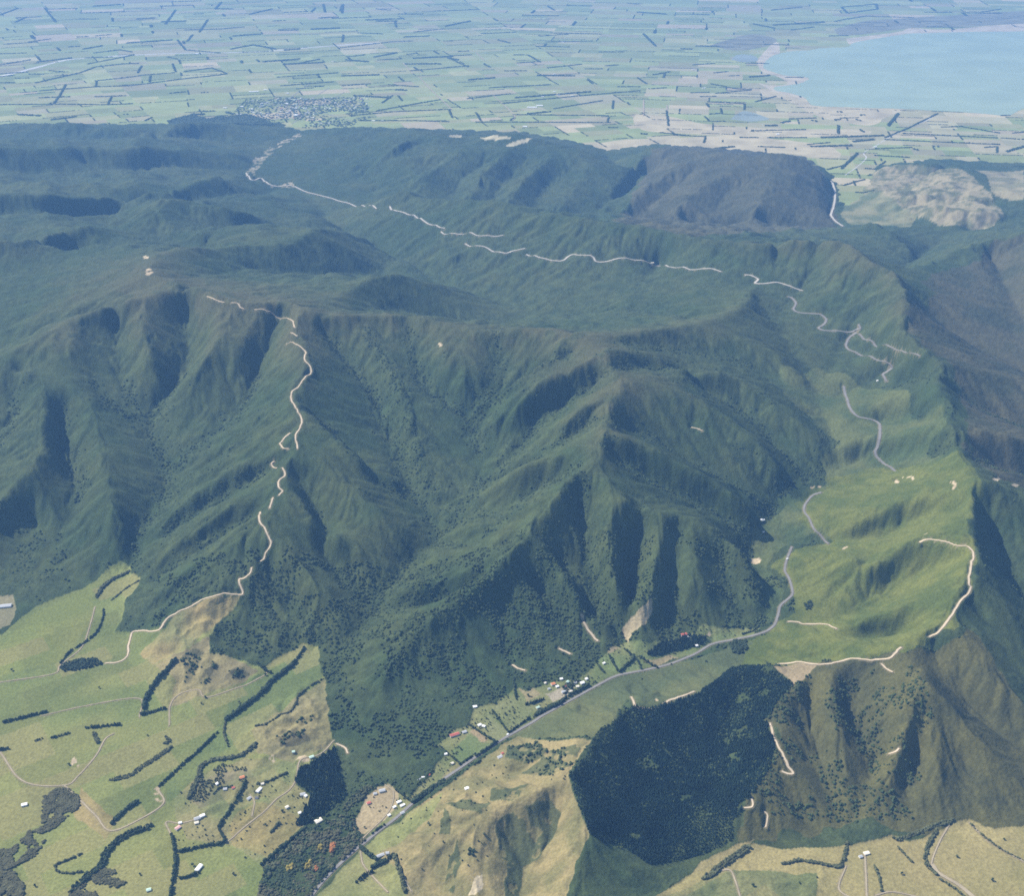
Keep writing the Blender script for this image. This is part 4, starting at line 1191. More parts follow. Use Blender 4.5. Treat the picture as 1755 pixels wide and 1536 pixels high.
# kind: L belt of dark trees, B belt of bushes, P belt of pines; label, path, width, height
BELTS = [
 ("L","dark shelterbelt sloping down left to the fence corner in the grass flats",[(302,1131),(286,1150),(266,1172),(252,1196),(246,1216)],15,16),
 ("L","short dark belt ending at the fence corner below the sloping shelterbelt",[(242,1226),(262,1221),(284,1215)],12,14),
 ("L","thin shelterbelt alone at the left edge of the grass flats",[(6,1239),(40,1231),(80,1221)],8,12),
 ("L","longest shelterbelt, running from the notch in the bush edge down the green flats",[(506,1136),(488,1152),(468,1167),(445,1192),(420,1211),(400,1226),(386,1236)],17,17),
 ("B","bushy strip hanging below the lower end of the longest shelterbelt",[(387,1238),(384,1256),(391,1280)],14,9),
 ("L","thin straight hedge running down the flats to the yellow yard",[(373,1256),(340,1288),(305,1319),(272,1349)],8,11),
 ("B","wide scrubby gully strip in the middle of the grass flats",[(294,1281),(270,1298),(245,1314),(222,1330),(188,1338)],26,7),
 ("B","round clump of bushes at the top end of the scrubby gully",[(282,1262),(290,1272),(280,1276)],20,9),
 ("L","pair of dark trees in a line above the farm lane at left",[(87,1266),(104,1262),(120,1257)],10,10),
 ("L","dark hedge with gaps on the lane bend, left of the scrubby gully",[(147,1249),(175,1246),(205,1243)],10,12),
 ("B","small clump hanging below the dark hedge on the lane bend",[(160,1256),(165,1268),(168,1274)],18,9),
 ("L","dark tuft of hedge cut by the left edge of the photo",[(-20,1290),(14,1284)],12,12),
 ("L","short hedge stub just right of the left edge tuft",[(60,1271),(75,1266)],9,10),
 ("L","short thick belt sloping to the lower left beside the grey lane",[(236,1375),(212,1392),(191,1413)],15,12),
 ("L","bent shelterbelt with a sharp corner between the scattered farmhouses",[(421,1340),(411,1362),(394,1390),(376,1420),(384,1444),(348,1452),(308,1461)],12,13),
 ("L","upright belt below the pink roofed house, running off the bottom edge",[(294,1433),(299,1458),(301,1480),(297,1506),(291,1545)],13,14),
 ("L","short belt beside the bright white shed",[(308,1507),(326,1503),(340,1497)],12,12),
 ("L","broad dark bush belt winding down from the farmyard to the bottom edge",[(262,1416),(232,1426),(205,1440),(184,1460),(173,1486),(150,1504),(122,1530)],34,12),
 ("B","hooked line of bushes left of the winding bush belt",[(140,1464),(118,1474),(96,1484),(98,1494),(118,1498),(145,1495)],12,8),
 ("B","small dark bush row beside the dark pine copse road",[(479,1410),(472,1419),(464,1428)],11,9),
 ("L","straight dark tree row along the edge of the autumn trees",[(448,1484),(475,1462),(500,1440),(526,1420)],14,15),
 ("B","winding stream bushes below the eroded brown bank",[(560,1162),(535,1174),(512,1192),(505,1210),(480,1226),(455,1242),(438,1246)],10,8),
 ("B","stream bushes bending round the cluster of farm gardens",[(440,1275),(420,1292),(395,1300),(365,1304),(345,1316),(340,1335),(330,1355),(322,1370)],22,10),
 ("L","two trees in front of the grey roofed house among the gardens",[(366,1362),(378,1352),(398,1350)],9,10),
 ("B","ragged hedge trailing right from the orange roofed house",[(440,1345),(465,1338),(492,1326)],9,9),
 ("L","hedge along the foot of the far green notch field",[(440,1136),(452,1148),(464,1154)],12,12),
 ("L","line of trees up the green wedge field near the bush edge",[(506,1136),(515,1122),(522,1110)],13,13),
 ("B","row of bushes at the edge of the upper left paddock",[(165,1025),(178,1005),(195,993),(222,980)],22,10),
 ("B","thin fence line of bushes in the upper left paddock corner",[(190,1030),(215,1010),(238,996)],6,7),
 ("L","dark creek trees running down to the oval copse",[(178,1045),(176,1062),(165,1085),(145,1102),(120,1118),(104,1138)],12,10),
 ("L","hedge on the near side of the big valley paddock by the forest",[(843,1218),(857,1237),(871,1256)],9,10),
 ("L","hedge between the tan yard and the pale valley paddock",[(802,1242),(826,1258),(850,1273)],9,10),
 ("P","row of dark conifers standing by the highway at the valley paddocks",[(874,1256),(892,1243),(908,1232)],14,18),
 ("L","highway hedge along the two square paddocks",[(816,1297),(834,1285),(852,1272)],11,12),
 ("L","highway hedge below the fenced square paddock",[(788,1311),(802,1302),(815,1293)],9,11),
 ("L","hedge on the left side of the square paddocks",[(754,1280),(772,1296),(789,1310)],7,9),
 ("L","thick dark tree belt between the tan yard and the highway",[(708,1376),(726,1364),(744,1352),(762,1340)],24,15),
 ("L","hedge at the right end of the tan gravel yard",[(679,1355),(692,1365),(706,1376)],9,10),
 ("P","dark conifer clump in the middle paddock of the valley",[(901,1209),(916,1205),(932,1199)],16,15),
 ("L","thick dark highway trees in front of the village",[(918,1228),(935,1218),(952,1210),(966,1202)],18,15),
 ("L","short hedge climbing from the village paddock to the forest",[(881,1163),(882,1182),(885,1200)],8,10),
 ("L","dark trees between village and highway bend",[(965,1200),(985,1188),(1008,1176)],14,14),
 ("L","leftmost hedge of the star of hedges at the valley fields",[(1045,1126),(1051,1138),(1058,1150)],9,10),
 ("L","thickest hedge of the star of hedges, with a kink",[(1062,1152),(1075,1140),(1086,1129),(1079,1121),(1070,1114)],13,12),
 ("L","short middle hedge of the star of hedges",[(1089,1129),(1095,1138),(1099,1147)],8,10),
 ("L","long right hand hedge of the star of hedges",[(1096,1126),(1112,1137),(1128,1146)],11,12),
 ("L","hedge beside the village on the left of the star of hedges",[(1017,1129),(1025,1141),(1034,1153)],9,10),
 ("L","curved hedge at the foot of the forest spur right of the pine wood",[(1272,1088),(1288,1083),(1302,1075)],9,9),
 ("L","hedge of dark trees at top left of the small farm by the bottom edge",[(618,1454),(630,1464),(645,1475)],15,13),
 ("L","dark belt along the top of the bottom edge paddock",[(638,1488),(656,1479),(676,1467)],15,13),
 ("B","bushy belt down the right side of the bottom edge paddock",[(676,1468),(684,1490),(690,1510),(694,1530)],15,11),
 ("P","thick dark clump at the left corner of the bottom edge paddock",[(611,1514),(624,1503),(638,1495)],24,15),
 ("L","dark roadside strip on the highway below the tan yard",[(638,1430),(648,1422),(659,1415)],9,9),
 ("B","dark bush strip under the right hand hill foot",[(1531,1437),(1545,1440),(1570,1430),(1600,1418),(1634,1407)],20,10),
 ("B","short line of bushes dropping from the hill foot strip",[(1538,1452),(1548,1464),(1562,1478)],10,8),
 ("B","bushes along the left bank of the gravel stream",[(1606,1424),(1592,1446),(1586,1478),(1604,1500)],18,8),
 ("B","bushes along the straight drain at lower right",[(1663,1413),(1690,1438),(1718,1458),(1758,1478)],14,7),
 ("B","curving creek bushes in the lower right flats",[(1340,1482),(1368,1476),(1394,1479),(1420,1484),(1439,1486),(1447,1468),(1452,1444)],15,8),
 ("B","bush line dropping from the farm yard at the bottom right",[(1498,1485),(1506,1505),(1511,1528)],13,8),
 ("B","long bush belt slanting across the tan paddock foot",[(1283,1452),(1258,1470),(1232,1488),(1204,1508)],30,9),
 ("B","gravel stream bushes running off the bottom right",[(1610,1508),(1635,1524),(1660,1545)],14,8),
]
for kind, lab, path, w, h in BELTS:
    sp = 5.6
    xy = belt_xy(path, w, sp)
    hts = h * (.55 + .7 * rng.random(len(xy)))
    grove("shelterbelt" if kind != 'B' else "bush_belt", lab, "shelterbelt" if kind != 'B' else "bush belt", xy, hts,
          'pine' if kind == 'P' else 'broad', {'L': M_LEAF, 'B': M_BUSH, 'P': M_PINE}[kind], "tree belts on the near farmland", .42 if kind == 'L' else .55)

COPSES = [
 ("pine_copse","black green pine copse above the farm road","pine copse",[(506,1341),(516,1314),(532,1312),(547,1300),(574,1283),(584,1310),(590,1350),(595,1366),(578,1382),(550,1400),(526,1414),(506,1416),(520,1390),(531,1376),(533,1365)],7.5,'pine',M_PINE,22),
 ("pine_wood","dark pine wood beside the red roofed lodge","pine wood",[(1104,1124),(1122,1110),(1140,1099),(1175,1090),(1200,1090),(1212,1094),(1203,1106),(1180,1112),(1155,1118),(1125,1126)],7.5,'pine',M_PINE,18),
 ("copse","oval dark copse by the bend of the paddock lane","copse",[(103,1146),(112,1138),(125,1134),(145,1130),(165,1130),(178,1138),(160,1144),(135,1149),(112,1152)],8,'broad',M_LEAF,12),
 ("copse","broad dark copse of bushes on the far left flats","copse",[(74,1366),(95,1352),(118,1352),(136,1366),(136,1385),(118,1398),(104,1412),(88,1425),(60,1470),(40,1478),(20,1490),(-20,1500),(-20,1460),(20,1455),(42,1436),(60,1408),(72,1386)],6,'broad',M_SCRUB,5),
 ("copse","dark copse in the bottom left corner","copse",[(-20,1500),(20,1496),(42,1520),(45,1560),(-30,1560)],7,'broad',M_SCRUB,8),
 ("copse","dark tree mass at the bottom edge left of the upright belt","copse",[(118,1528),(150,1506),(172,1490),(200,1492),(218,1510),(205,1536),(190,1570),(110,1570)],6,'broad',M_SCRUB,5.5),
 ("copse","round dark copse beside the highway bend","copse",[(1250,1104),(1262,1098),(1278,1100),(1280,1112),(1272,1122),(1255,1120)],8,'broad',M_LEAF,12),
 ("copse","dark round bush patch on the yellow green valley slope","copse",[(1378,1036),(1388,1030),(1394,1036),(1388,1046),(1380,1046)],8,'broad',M_LEAF,10),
 ("copse","dark clump on the pale hill slope near the bottom edge","copse",[(800,1458),(808,1454),(815,1460),(812,1468),(802,1467)],7,'broad',M_LEAF,10),
 ("copse","garden trees of the roadside village","copse",[(945,1180),(965,1172),(985,1168),(1010,1160),(1020,1164),(1000,1176),(970,1190),(950,1196)],13,'broad',M_LEAF,9),
 ("copse","scattered trees round the farm gardens at left","copse",[(330,1335),(380,1310),(430,1318),(420,1340),(400,1345),(370,1345),(350,1375),(330,1380)],19,'broad',M_BUSH,8),
 ("copse","dark trees along the edge of the tan gravel yard","copse",[(590,1395),(620,1372),(640,1352),(634,1346),(610,1362),(585,1388)],9,'broad',M_BUSH,11),
]
for nm, lab, cat, poly, sp, kind, leaf, h in COPSES:
    xy = area_xy(poly, sp)
    if sp > 10: xy = area_xy(poly, 9); xy = xy[(fbm(xy[:, 0], xy[:, 1], 40, 333, 2) > .52)]
    if leaf is M_SCRUB:
        xy = xy[fbm(xy[:, 0], xy[:, 1], 55, 390, 3) > .40]
        grove(nm, lab, cat, xy, h * (.5 + 1.1 * fbm(xy[:, 0], xy[:, 1], 24, 395, 2)), kind, leaf, None, .95)
    else:
        grove(nm, lab, cat, xy, h * (.7 + .55 * rng.random(len(xy))), kind, leaf)

# autumn trees by the highway
for lab, c, n, r, m in (("orange autumn tree clump beside the highway", (571, 1457), 16, 13, M_AUT), ("small orange brown tree clump below the yellow trees", (543, 1494), 6, 10, M_AUT),
                        ("yellow autumn tree clump in the roadside bush", (530, 1483), 8, 16, M_YEL), ("yellow olive tree clump at the left of the roadside bush", (497, 1492), 7, 16, M_YEL),
                        ("yellowish trees between dark row and orange clump", (548, 1455), 6, 14, M_YEL)):
    p = hit(*c); xy = p[None, :2] + r * (rng.random((n, 2)) * 2 - 1) * np.array([.6, 1.3])
    grove("autumn_trees", lab, "autumn trees", xy, 15 * (.8 + .4 * rng.random(n)), 'broad', m, "autumn trees by the highway")

# mixed roadside bush with single crowns, down by the river
xy = np.concatenate([area_xy([(440,1545),(452,1486),(526,1422),(560,1412),(598,1396),(625,1442),(600,1462),(565,1496),(540,1530),(515,1560),(440,1570)], 8.5)])
xy = xy[fbm(xy[:, 0], xy[:, 1], 45, 396, 3) > .36]
zz = ground(xy[:, 0], xy[:, 1]); hh = 9 * (.35 + 1.1 * fbm(xy[:, 0], xy[:, 1], 30, 397, 2) * (.6 + .8 * rng.random(len(xy))))
pick = fbm(xy[:, 0], xy[:, 1], 40, 398, 2) + .25 * (rng.random(len(xy)) - .5)
for nm_, lo_, hi_2, m_ in (("roadside_bush", -1, .45, M_LEAF), ("roadside_bush", .45, .58, M_BUSH), ("roadside_bush", .58, 2, M_SCRUB)):
    k_ = (pick >= lo_) & (pick < hi_2)
    V, F = blobs(np.column_stack([xy, zz + hh * .5 + 1])[k_], np.stack([hh * .7, hh * .7, hh * .5], 1)[k_], ICO0, .3)
    tag(link(nm_, mesh_arr(nm_, V, F, False), m_), kind="stuff")

# the pine plantation over its bowl
PLANT = [(1088,1208),(1098,1214),(1125,1213),(1150,1206),(1195,1190),(1225,1170),(1245,1152),(1275,1143),(1310,1142),(1330,1150),(1358,1174),(1350,1184),(1338,1195),(1325,1214),(1320,1232),(1322,1255),(1328,1285),(1318,1320),(1298,1350),(1290,1370),(1265,1398),(1255,1410),(1258,1440),(1225,1458),(1200,1468),(1192,1470),(1150,1480),(1112,1482),(1085,1465),(1060,1447),(1035,1446),(1010,1432),(1006,1415),(992,1385),(976,1332),(990,1318),(1005,1298),(1015,1268),(1030,1250),(1048,1242),(1065,1225)]
pts = area_xy(PLANT, 6.3)
gap = fbm(pts[:, 0], pts[:, 1], 110, 300, 4)
pts = pts[gap < .72]
ph = 15 * (.85 + .3 * rng.random(len(pts))) * (.75 + .4 * st(fbm(pts[:, 0], pts[:, 1], 240, 320, 2), .4, .6)) * (.85 + .3 * fbm(pts[:, 0], pts[:, 1], 150, 310, 2))
V, F = cones(np.column_stack([pts, ground(pts[:, 0], pts[:, 1])]), ph * .30, ph, 5, 2)
tag(link("pine_plantation", mesh_arr("pine_plantation", V, F, False), M_PINE), kind="stuff")

# small garden and roadside trees among the valley plots
vt = np.concatenate([area_xy([(600,1420),(640,1352),(700,1372),(768,1292),(812,1216),(880,1180),(940,1170),(1020,1140),(1068,1103),(1150,1095),(1205,1066),(1300,1080),(1225,1104),(1120,1142),(990,1192),(870,1264),(740,1352),(640,1432)], 17),
                     area_xy([(330,1330),(420,1300),(510,1320),(525,1400),(450,1480),(300,1440)], 26), area_xy([(640,1450),(870,1280),(1000,1290),(960,1400),(800,1500),(700,1520)], 42)])
vt = vt[fbm(vt[:, 0], vt[:, 1], 60, 380, 2) > .53]
u_, v_ = sheet_uv(vt[:, 0], vt[:, 1]); vt = vt[bil(ROADMASK.astype(float), u_, v_) < .1]
hh = 5.5 * (.5 + .9 * rng.random(len(vt)))
V, F = blobs(np.column_stack([vt, ground(vt[:, 0], vt[:, 1]) + hh * .5]), np.stack([hh * .5, hh * .5, hh * .55], 1), ICO0, .3)
tag(link("garden_trees", mesh_arr("garden_trees", V, F, False), M_BUSH), kind="stuff")

# single tall crowns of the bush along the streams, as far as they can be told from the scrub
crn = []
for W in STREAMS:
    C = spline(W, 16.0)
    ok = (np.hypot(C[:, 0], C[:, 1]) < 7200) & (ground(C[:, 0], C[:, 1]) > 240)
    C = C[ok]
    if len(C) < 3: continue
    q = np.repeat(C, 4, 0); crn.append(q + 26 * rng.standard_normal(q.shape))
crn = np.concatenate(crn)
a_ = np.column_stack([rng.uniform(-2600, 2600, 60000), rng.uniform(3300, 6800, 60000)])
a_ = a_[(np.abs(a_[:, 0]) < a_[:, 1] * .5)]
u_, v_ = sheet_uv(a_[:, 0], a_[:, 1])
a_ = a_[bil(BUSH, u_, v_) > .6][:2500]
crn = np.concatenate([crn, a_])
nf = np.column_stack([rng.uniform(-1700, 1700, 30000), rng.uniform(3300, 4900, 30000)])
u_, v_ = sheet_uv(nf[:, 0], nf[:, 1])
nf = nf[(bil(CAN, u_, v_) > .4) & (np.abs(nf[:, 0]) < nf[:, 1] * .46) & (fbm(nf[:, 0], nf[:, 1], 90, 399, 3) > .47) & (bil(ROADMASK.astype(float), u_, v_) < .05)][:9000]
u_, v_ = sheet_uv(crn[:, 0], crn[:, 1])
crn = crn[(bil(CAN, u_, v_) > .7) & (bil(ROADMASK.astype(float), u_, v_) < .05)]
rng.shuffle(crn); crn = np.concatenate([crn[:11000], nf])
hh = 9 * (.6 + .8 * rng.random(len(crn)))
rr = hh * (.45 + .2 * rng.random(len(crn)))
V, F = blobs(np.column_stack([crn, ground(crn[:, 0], crn[:, 1]) + hh * .38 + 2]), np.stack([rr, rr, hh * .5], 1), ICO0, .3)
M_CROWN = mat("bush_crowns", (.044, .062, .024), .95, .3, .03)
tag(link("bush_crowns", mesh_arr("bush_crowns", V, F, False), M_CROWN), kind="stuff")

# lone trees
LONE = [(300,1131),(118,1312),(253,1262),(345,1207),(352,1196),(455,1158),(470,1120),(345,1145),(905,1193),(865,1225),(790,1285),(700,1350),(735,1415),(625,1420),(760,1445),(830,1432),(790,1375),(1235,1215),(1400,1505),(1370,1515),(1545,1500),(1640,1470),(1700,1510),(1720,1440),(1100,1165),(1210,1135),(1060,1108),(1150,1140),(1020,1170),(330,1485),(400,1500),(240,1500),(60,1520),(420,1395),(455,1415),(484,1392),(310,1360),(20,1150),(170,1180),(410,1205),(890,1300),(960,1300),(1355,1480),(1190,1460),(1290,1520)]
# ------------------------------------------------------------------ houses and sheds
ROOF = {"white": mat("roof_white", (.80, .79, .76), .5, .05, .5), "grey": mat("roof_grey", (.36, .37, .38), .6, .12, .3), "red": mat("roof_red", (.42, .12, .09), .7, .15, .3),
        "orange": mat("roof_orange", (.52, .20, .09), .7, .15, .3), "green": mat("roof_pale_green", (.42, .55, .46), .6, .1, .3), "dark": mat("roof_dark", (.12, .12, .13), .7, .15, .3),
        "cream": mat("roof_cream", (.68, .62, .50), .6, .08, .3), "pink": mat("roof_pink", (.62, .36, .33), .7, .12, .3)}
M_WALL = mat("wall_paint", (.62, .60, .55), .8, .06, .4)
M_GLASS = mat("window_glass", (.05, .06, .08), .2, .1, .4, spec=.5)

def house_meshes(L, W, H, rise, eave=.5):
    x, y = L / 2, W / 2
    wv = [(-x,-y,-1),(x,-y,-1),(x,y,-1),(-x,y,-1),(-x,-y,H),(x,-y,H),(x,y,H),(-x,y,H),(-x,0,H+rise),(x,0,H+rise)]
    wf = [(0,1,5,4),(2,3,7,6),(1,2,6,9,5),(3,0,4,8,7)]
    X, Y = x + eave, y + eave; k = rise / y; lo = H - eave * k + .12; hi_ = H + rise + .12; t = .3
    rv = [(-X,-Y,lo),(X,-Y,lo),(X,0,hi_),(-X,0,hi_),(-X,Y,lo),(X,Y,lo),(-X,-Y,lo+t),(X,-Y,lo+t),(X,0,hi_+t),(-X,0,hi_+t),(-X,Y,lo+t),(X,Y,lo+t)]
    rf = [(0,3,2,1),(3,4,5,2),(6,7,8,9),(9,8,11,10),(0,1,7,6),(5,4,10,11),(1,2,8,7),(2,5,11,8),(3,0,6,9),(4,3,9,10)]
    return wv, wf, rv, rf

def house(px, py, L, W, H, rise, roof, label, cat="house", name="house", yaw=None, group=None):
    p = hit(px, py)
    root = empty(name, p); root.rotation_euler = (0, 0, R_.uniform(-.6, .6) if yaw is None else yaw)
    wv, wf, rv, rf = house_meshes(L, W, H, rise)
    link("walls", mesh_np("walls", wv, wf), M_WALL, root)
    link("roof", mesh_np("roof", rv, rf), ROOF[roof], root)
    for s in (-1, 1):
        for k in range(max(1, int(L / 6))):
            x = -L / 2 + (k + .5) * L / max(1, int(L / 6)); y = s * (W / 2 + .04)
            link("window", mesh_np("window", [(x-.8,y,1),(x+.8,y,1),(x+.8,y+s*.05,1),(x-.8,y+s*.05,1),(x-.8,y,2.2),(x+.8,y,2.2),(x+.8,y+s*.05,2.2),(x-.8,y+s*.05,2.2)],
                                   [(0,1,5,4),(3,2,6,7),(4,5,6,7),(0,1,2,3),(0,3,7,4),(1,2,6,5)]), M_GLASS, root)
    return tag(root, label, cat, group)

HOUSES = [
 (42,1381,16,10,5,2,"white","white roofed house alone on the left flats",None,"house"),
 (415,1334,14,10,4,2.5,"orange","orange roofed house among the farm gardens",.5,"house"),
 (444,1356,20,9,5,2,"white","white shed on the grass right of the bent shelterbelt",1.1,"shed"),
 (386,1354,11,9,4,2,"grey","grey roofed house behind the garden trees",.2,"house"),
 (427,1370,12,9,4,2,"grey","grey house at the top of the forked drive",.8,"house"),
 (440,1369,9,8,4,2,"dark","small dark house right of the forked drive",.1,"house"),
 (519,1363,15,10,4,2.5,"grey","grey roofed house at the edge of the pine copse",.3,"house"),
 (524,1366,9,8,4,2,"white","small white cottage at the pine copse edge",1.0,"house"),
 (514,1395,9,8,4,2,"white","small white house tucked under the pine copse",.6,"house"),
 (546,1409,20,14,6,3,"cream","large cream house in the roadside bush",.7,"house"),
 (340,1404,24,10,5,2.5,"grey","long grey farm shed in the farmyard",.5,"shed"),
 (347,1400,14,9,5,2,"white","white shed at the upper end of the farmyard",.6,"shed"),
 (337,1412,12,8,4,2,"cream","cream shed at the lower end of the farmyard",.4,"shed"),
 (305,1421,16,10,5,2.5,"pink","pink roofed house above the upright belt",.9,"house"),
 (309,1412,9,7,4,2,"white","small white outbuilding behind the pink roofed house",.3,"shed"),
 (341,1490,24,11,6,2.5,"white","bright white shed alone on the bottom flats",1.2,"shed"),
 (255,1527,12,9,4,2,"green","pale green shed by the bottom edge",.4,"shed"),
 (503,1290,9,7,4,1.5,"green","pale green hut on the brown bank",.2,"hut"),
 (534,1299,14,9,4,2,"green","pale green shed at the head of the brown bank",.5,"shed"),
 (814,1213,13,9,5,2.5,"white","white house at the forest edge above the paddocks",.3,"house"),
 (822,1244,12,8,4,2,"white","white shed at the end of the tan yard",.6,"shed"),
 (829,1246,10,8,4,2,"white","smaller white shed beside the tan yard hedge",-.3,"shed"),
 (779,1261,30,11,5,3,"red","long red roofed barn above the square paddock",.45,"barn"),
 (796,1256,14,9,4,2,"grey","grey shed right of the long red barn",.45,"shed"),
 (764,1294,9,7,4,2,"white","small white cottage at the forest edge left of the paddocks",.3,"house"),
 (718,1338,12,8,4,2,"grey","grey roofed house in the scrub above the highway belt",.6,"house"),
 (725,1334,9,7,4,2,"white","small white house beside the grey roofed one above the highway belt",.1,"house"),
 (655,1357,18,10,5,2,"grey","grey workshop at the top of the tan yard",.3,"workshop"),
 (643,1362,10,8,4,2,"grey","small grey shed left of the yard workshop",.3,"shed"),
 (684,1376,14,7,4,1.5,"white","uppermost white shed in the row on the yard",.6,"shed"),
 (690,1382,14,7,4,1.5,"white","middle white shed in the row on the yard",.6,"shed"),
 (676,1385,10,6,4,1.5,"white","lowest white shed in the row on the yard",.6,"shed"),
 (667,1399,9,6,4,1.5,"white","white hut by the lower yard gate",.6,"hut"),
 (800,1353,12,9,4,2,"white","white house on the hill above the highway",.5,"house"),
 (857,1299,14,10,4,2,"grey","grey house on the brown slope above the highway",.6,"house"),
 (861,1293,8,7,4,2,"red","little red shed behind the grey slope house",.6,"shed"),
 (948,1174,14,10,5,2.5,"orange","orange roofed house in the roadside village",.4,"house"),
 (962,1165,10,8,4,2,"white","white cottage at the back of the village",.3,"house"),
 (973,1170,10,8,4,2,"green","pale green roofed house in the village centre",.9,"house"),
 (986,1171,9,8,4,2,"grey","grey roofed house in the village, right of the green one",.2,"house"),
 (998,1172,14,10,5,2.5,"white","white house at the right end of the village",.5,"house"),
 (966,1187,14,9,4,2,"grey","grey house at the front of the village",.4,"house"),
 (978,1186,11,8,4,2,"cream","cream house beside the village front paddock",.4,"house"),
 (935,1172,9,7,4,2,"cream","cream cottage left of the orange village house",.4,"house"),
 (922,1214,12,8,4,2,"green","pale green shed beside the dark conifer clump",.6,"shed"),
 (870,1260,6,5,3,1.5,"white","tiny white hut at the highway corner",.6,"hut"),
 (652,1468,22,9,4,2,"grey","long grey farm building by the bottom edge paddock",.5,"shed"),
 (664,1464,10,8,4,2,"grey","small grey farmhouse beside the long farm building",.2,"house"),
 (1172,1089,22,11,5,3,"red","red roofed lodge above the dark pine wood",.3,"lodge"),
 (1180,1093,10,8,4,2,"white","white annex at the end of the red roofed lodge",.3,"house"),
 (1194,1108,9,8,5,2,"white","white house at the tip of the pine wood",.3,"house"),
 (1307,893,14,10,6,2,"white","white works building by the river bend in the gorge",.6,"works building"),
 (1308,913,10,7,4,2,"cream","cream hut below the white works building",.6,"hut"),
 (1505,653,16,9,4,2,"white","white roadside building on the highway hairpin",.3,"building"),
 (1349,959,7,5,4,1.5,"white","white hut beside the highway on the yellow green slope",.3,"hut"),
 (1118,451,20,11,5,2,"cream","cream building at the highway summit",.2,"building"),
 (1485,1464,16,10,4,2,"cream","cream farm shed at the end of the bottom right drive",.3,"shed"),
 (1475,1470,10,8,4,2,"grey","grey shed left of the drive end shed",.3,"shed"),
 (955,1178,10,8,4,2,"white","white cottage between the orange and green village houses",.5,"house"),
 (968,1178,9,7,4,2,"red","small red roofed house in the middle of the village",.8,"house"),
 (990,1178,10,8,4,2,"cream","cream house above the village highway edge",.2,"house"),
 (1005,1165,9,8,4,2,"white","white cottage behind the right end village house",.6,"house"),
 (941,1182,9,7,4,2,"grey","grey cottage at the left end of the village",.3,"house"),
 (1035,1138,9,7,4,2,"white","white cottage at the left foot of the star hedges",.5,"house"),
 (690,1395,12,8,4,2,"grey","grey house between highway belt and lower yard",.5,"house"),
 (632,1378,12,8,4,2,"red","rusty red shed on the left of the tan yard",.5,"shed"),
 (735,1330,8,7,4,2,"red","small red roofed shed in the scrub above the belt",.2,"shed"),
 (775,1310,10,7,4,2,"cream","cream shed in the tan strip left of the square paddock",.5,"shed"),
 (400,1352,9,7,4,2,"red","small red shed among the farm gardens",.4,"shed"),
 (372,1345,10,8,4,2,"white","white cottage at the left of the farm gardens",.9,"house"),
 (450,1345,9,7,4,2,"cream","cream hut along the ragged hedge",.2,"hut"),
 (492,1385,10,8,4,2,"cream","cream house on the lane left of the pine copse",.7,"house"),
 (10,1040,40,18,6,2.5,"grey","large grey sheds in the clearing at the left edge",.2,"shed"),
]
for x, y, L, W, H, rs_, roof, lab, yaw, cat in HOUSES:
    house(x, y, L * 1.35, W * 1.35, H * 1.15, rs_, roof, lab, cat, cat.replace(" ", "_"), yaw)

near = [(b[2][len(b[2]) // 2], b[1]) for b in BELTS] + [((h[0], h[1]), h[7]) for h in HOUSES] + [((sum(p[0] for p in c[3]) / len(c[3]), sum(p[1] for p in c[3]) / len(c[3])), c[1]) for c in COPSES]
used = {}
for i, (x, y) in enumerate(LONE):
    p = hit(x, y); h = 8 + 5 * R_.random()
    root = empty("tree", p)
    n = 5
    c = np.column_stack([(rng.random((n, 2)) - .5) * h * .4, h * (.45 + .3 * rng.random(n))]); rr = h * (.24 + .12 * rng.random(n))
    V, F = blobs(c, np.stack([rr, rr, rr * .9], 1), ICO1, .25)
    link("crown", mesh_arr("crown", V, F, False), M_LEAF if i % 3 else M_BUSH, root)
    V, F = trunks(np.zeros((1, 3)), np.array([.4]), np.array([h * .5])); link("trunk", mesh_arr("trunk", V, F, False), M_BARK, root)
    for (mx, my), lb in sorted(near, key=lambda q: math.hypot(q[0][0] - x, q[0][1] - y)):
        d = ("right of" if x > mx else "left of") if abs(x - mx) > abs(y - my) else ("below" if y > my else "above")
        lab = f"lone tree {d} the {lb}"
        if lab not in used and len(lab.split()) <= 16: break
    used[lab] = 1
    tag(root, lab, "tree", "lone trees on the near farmland")

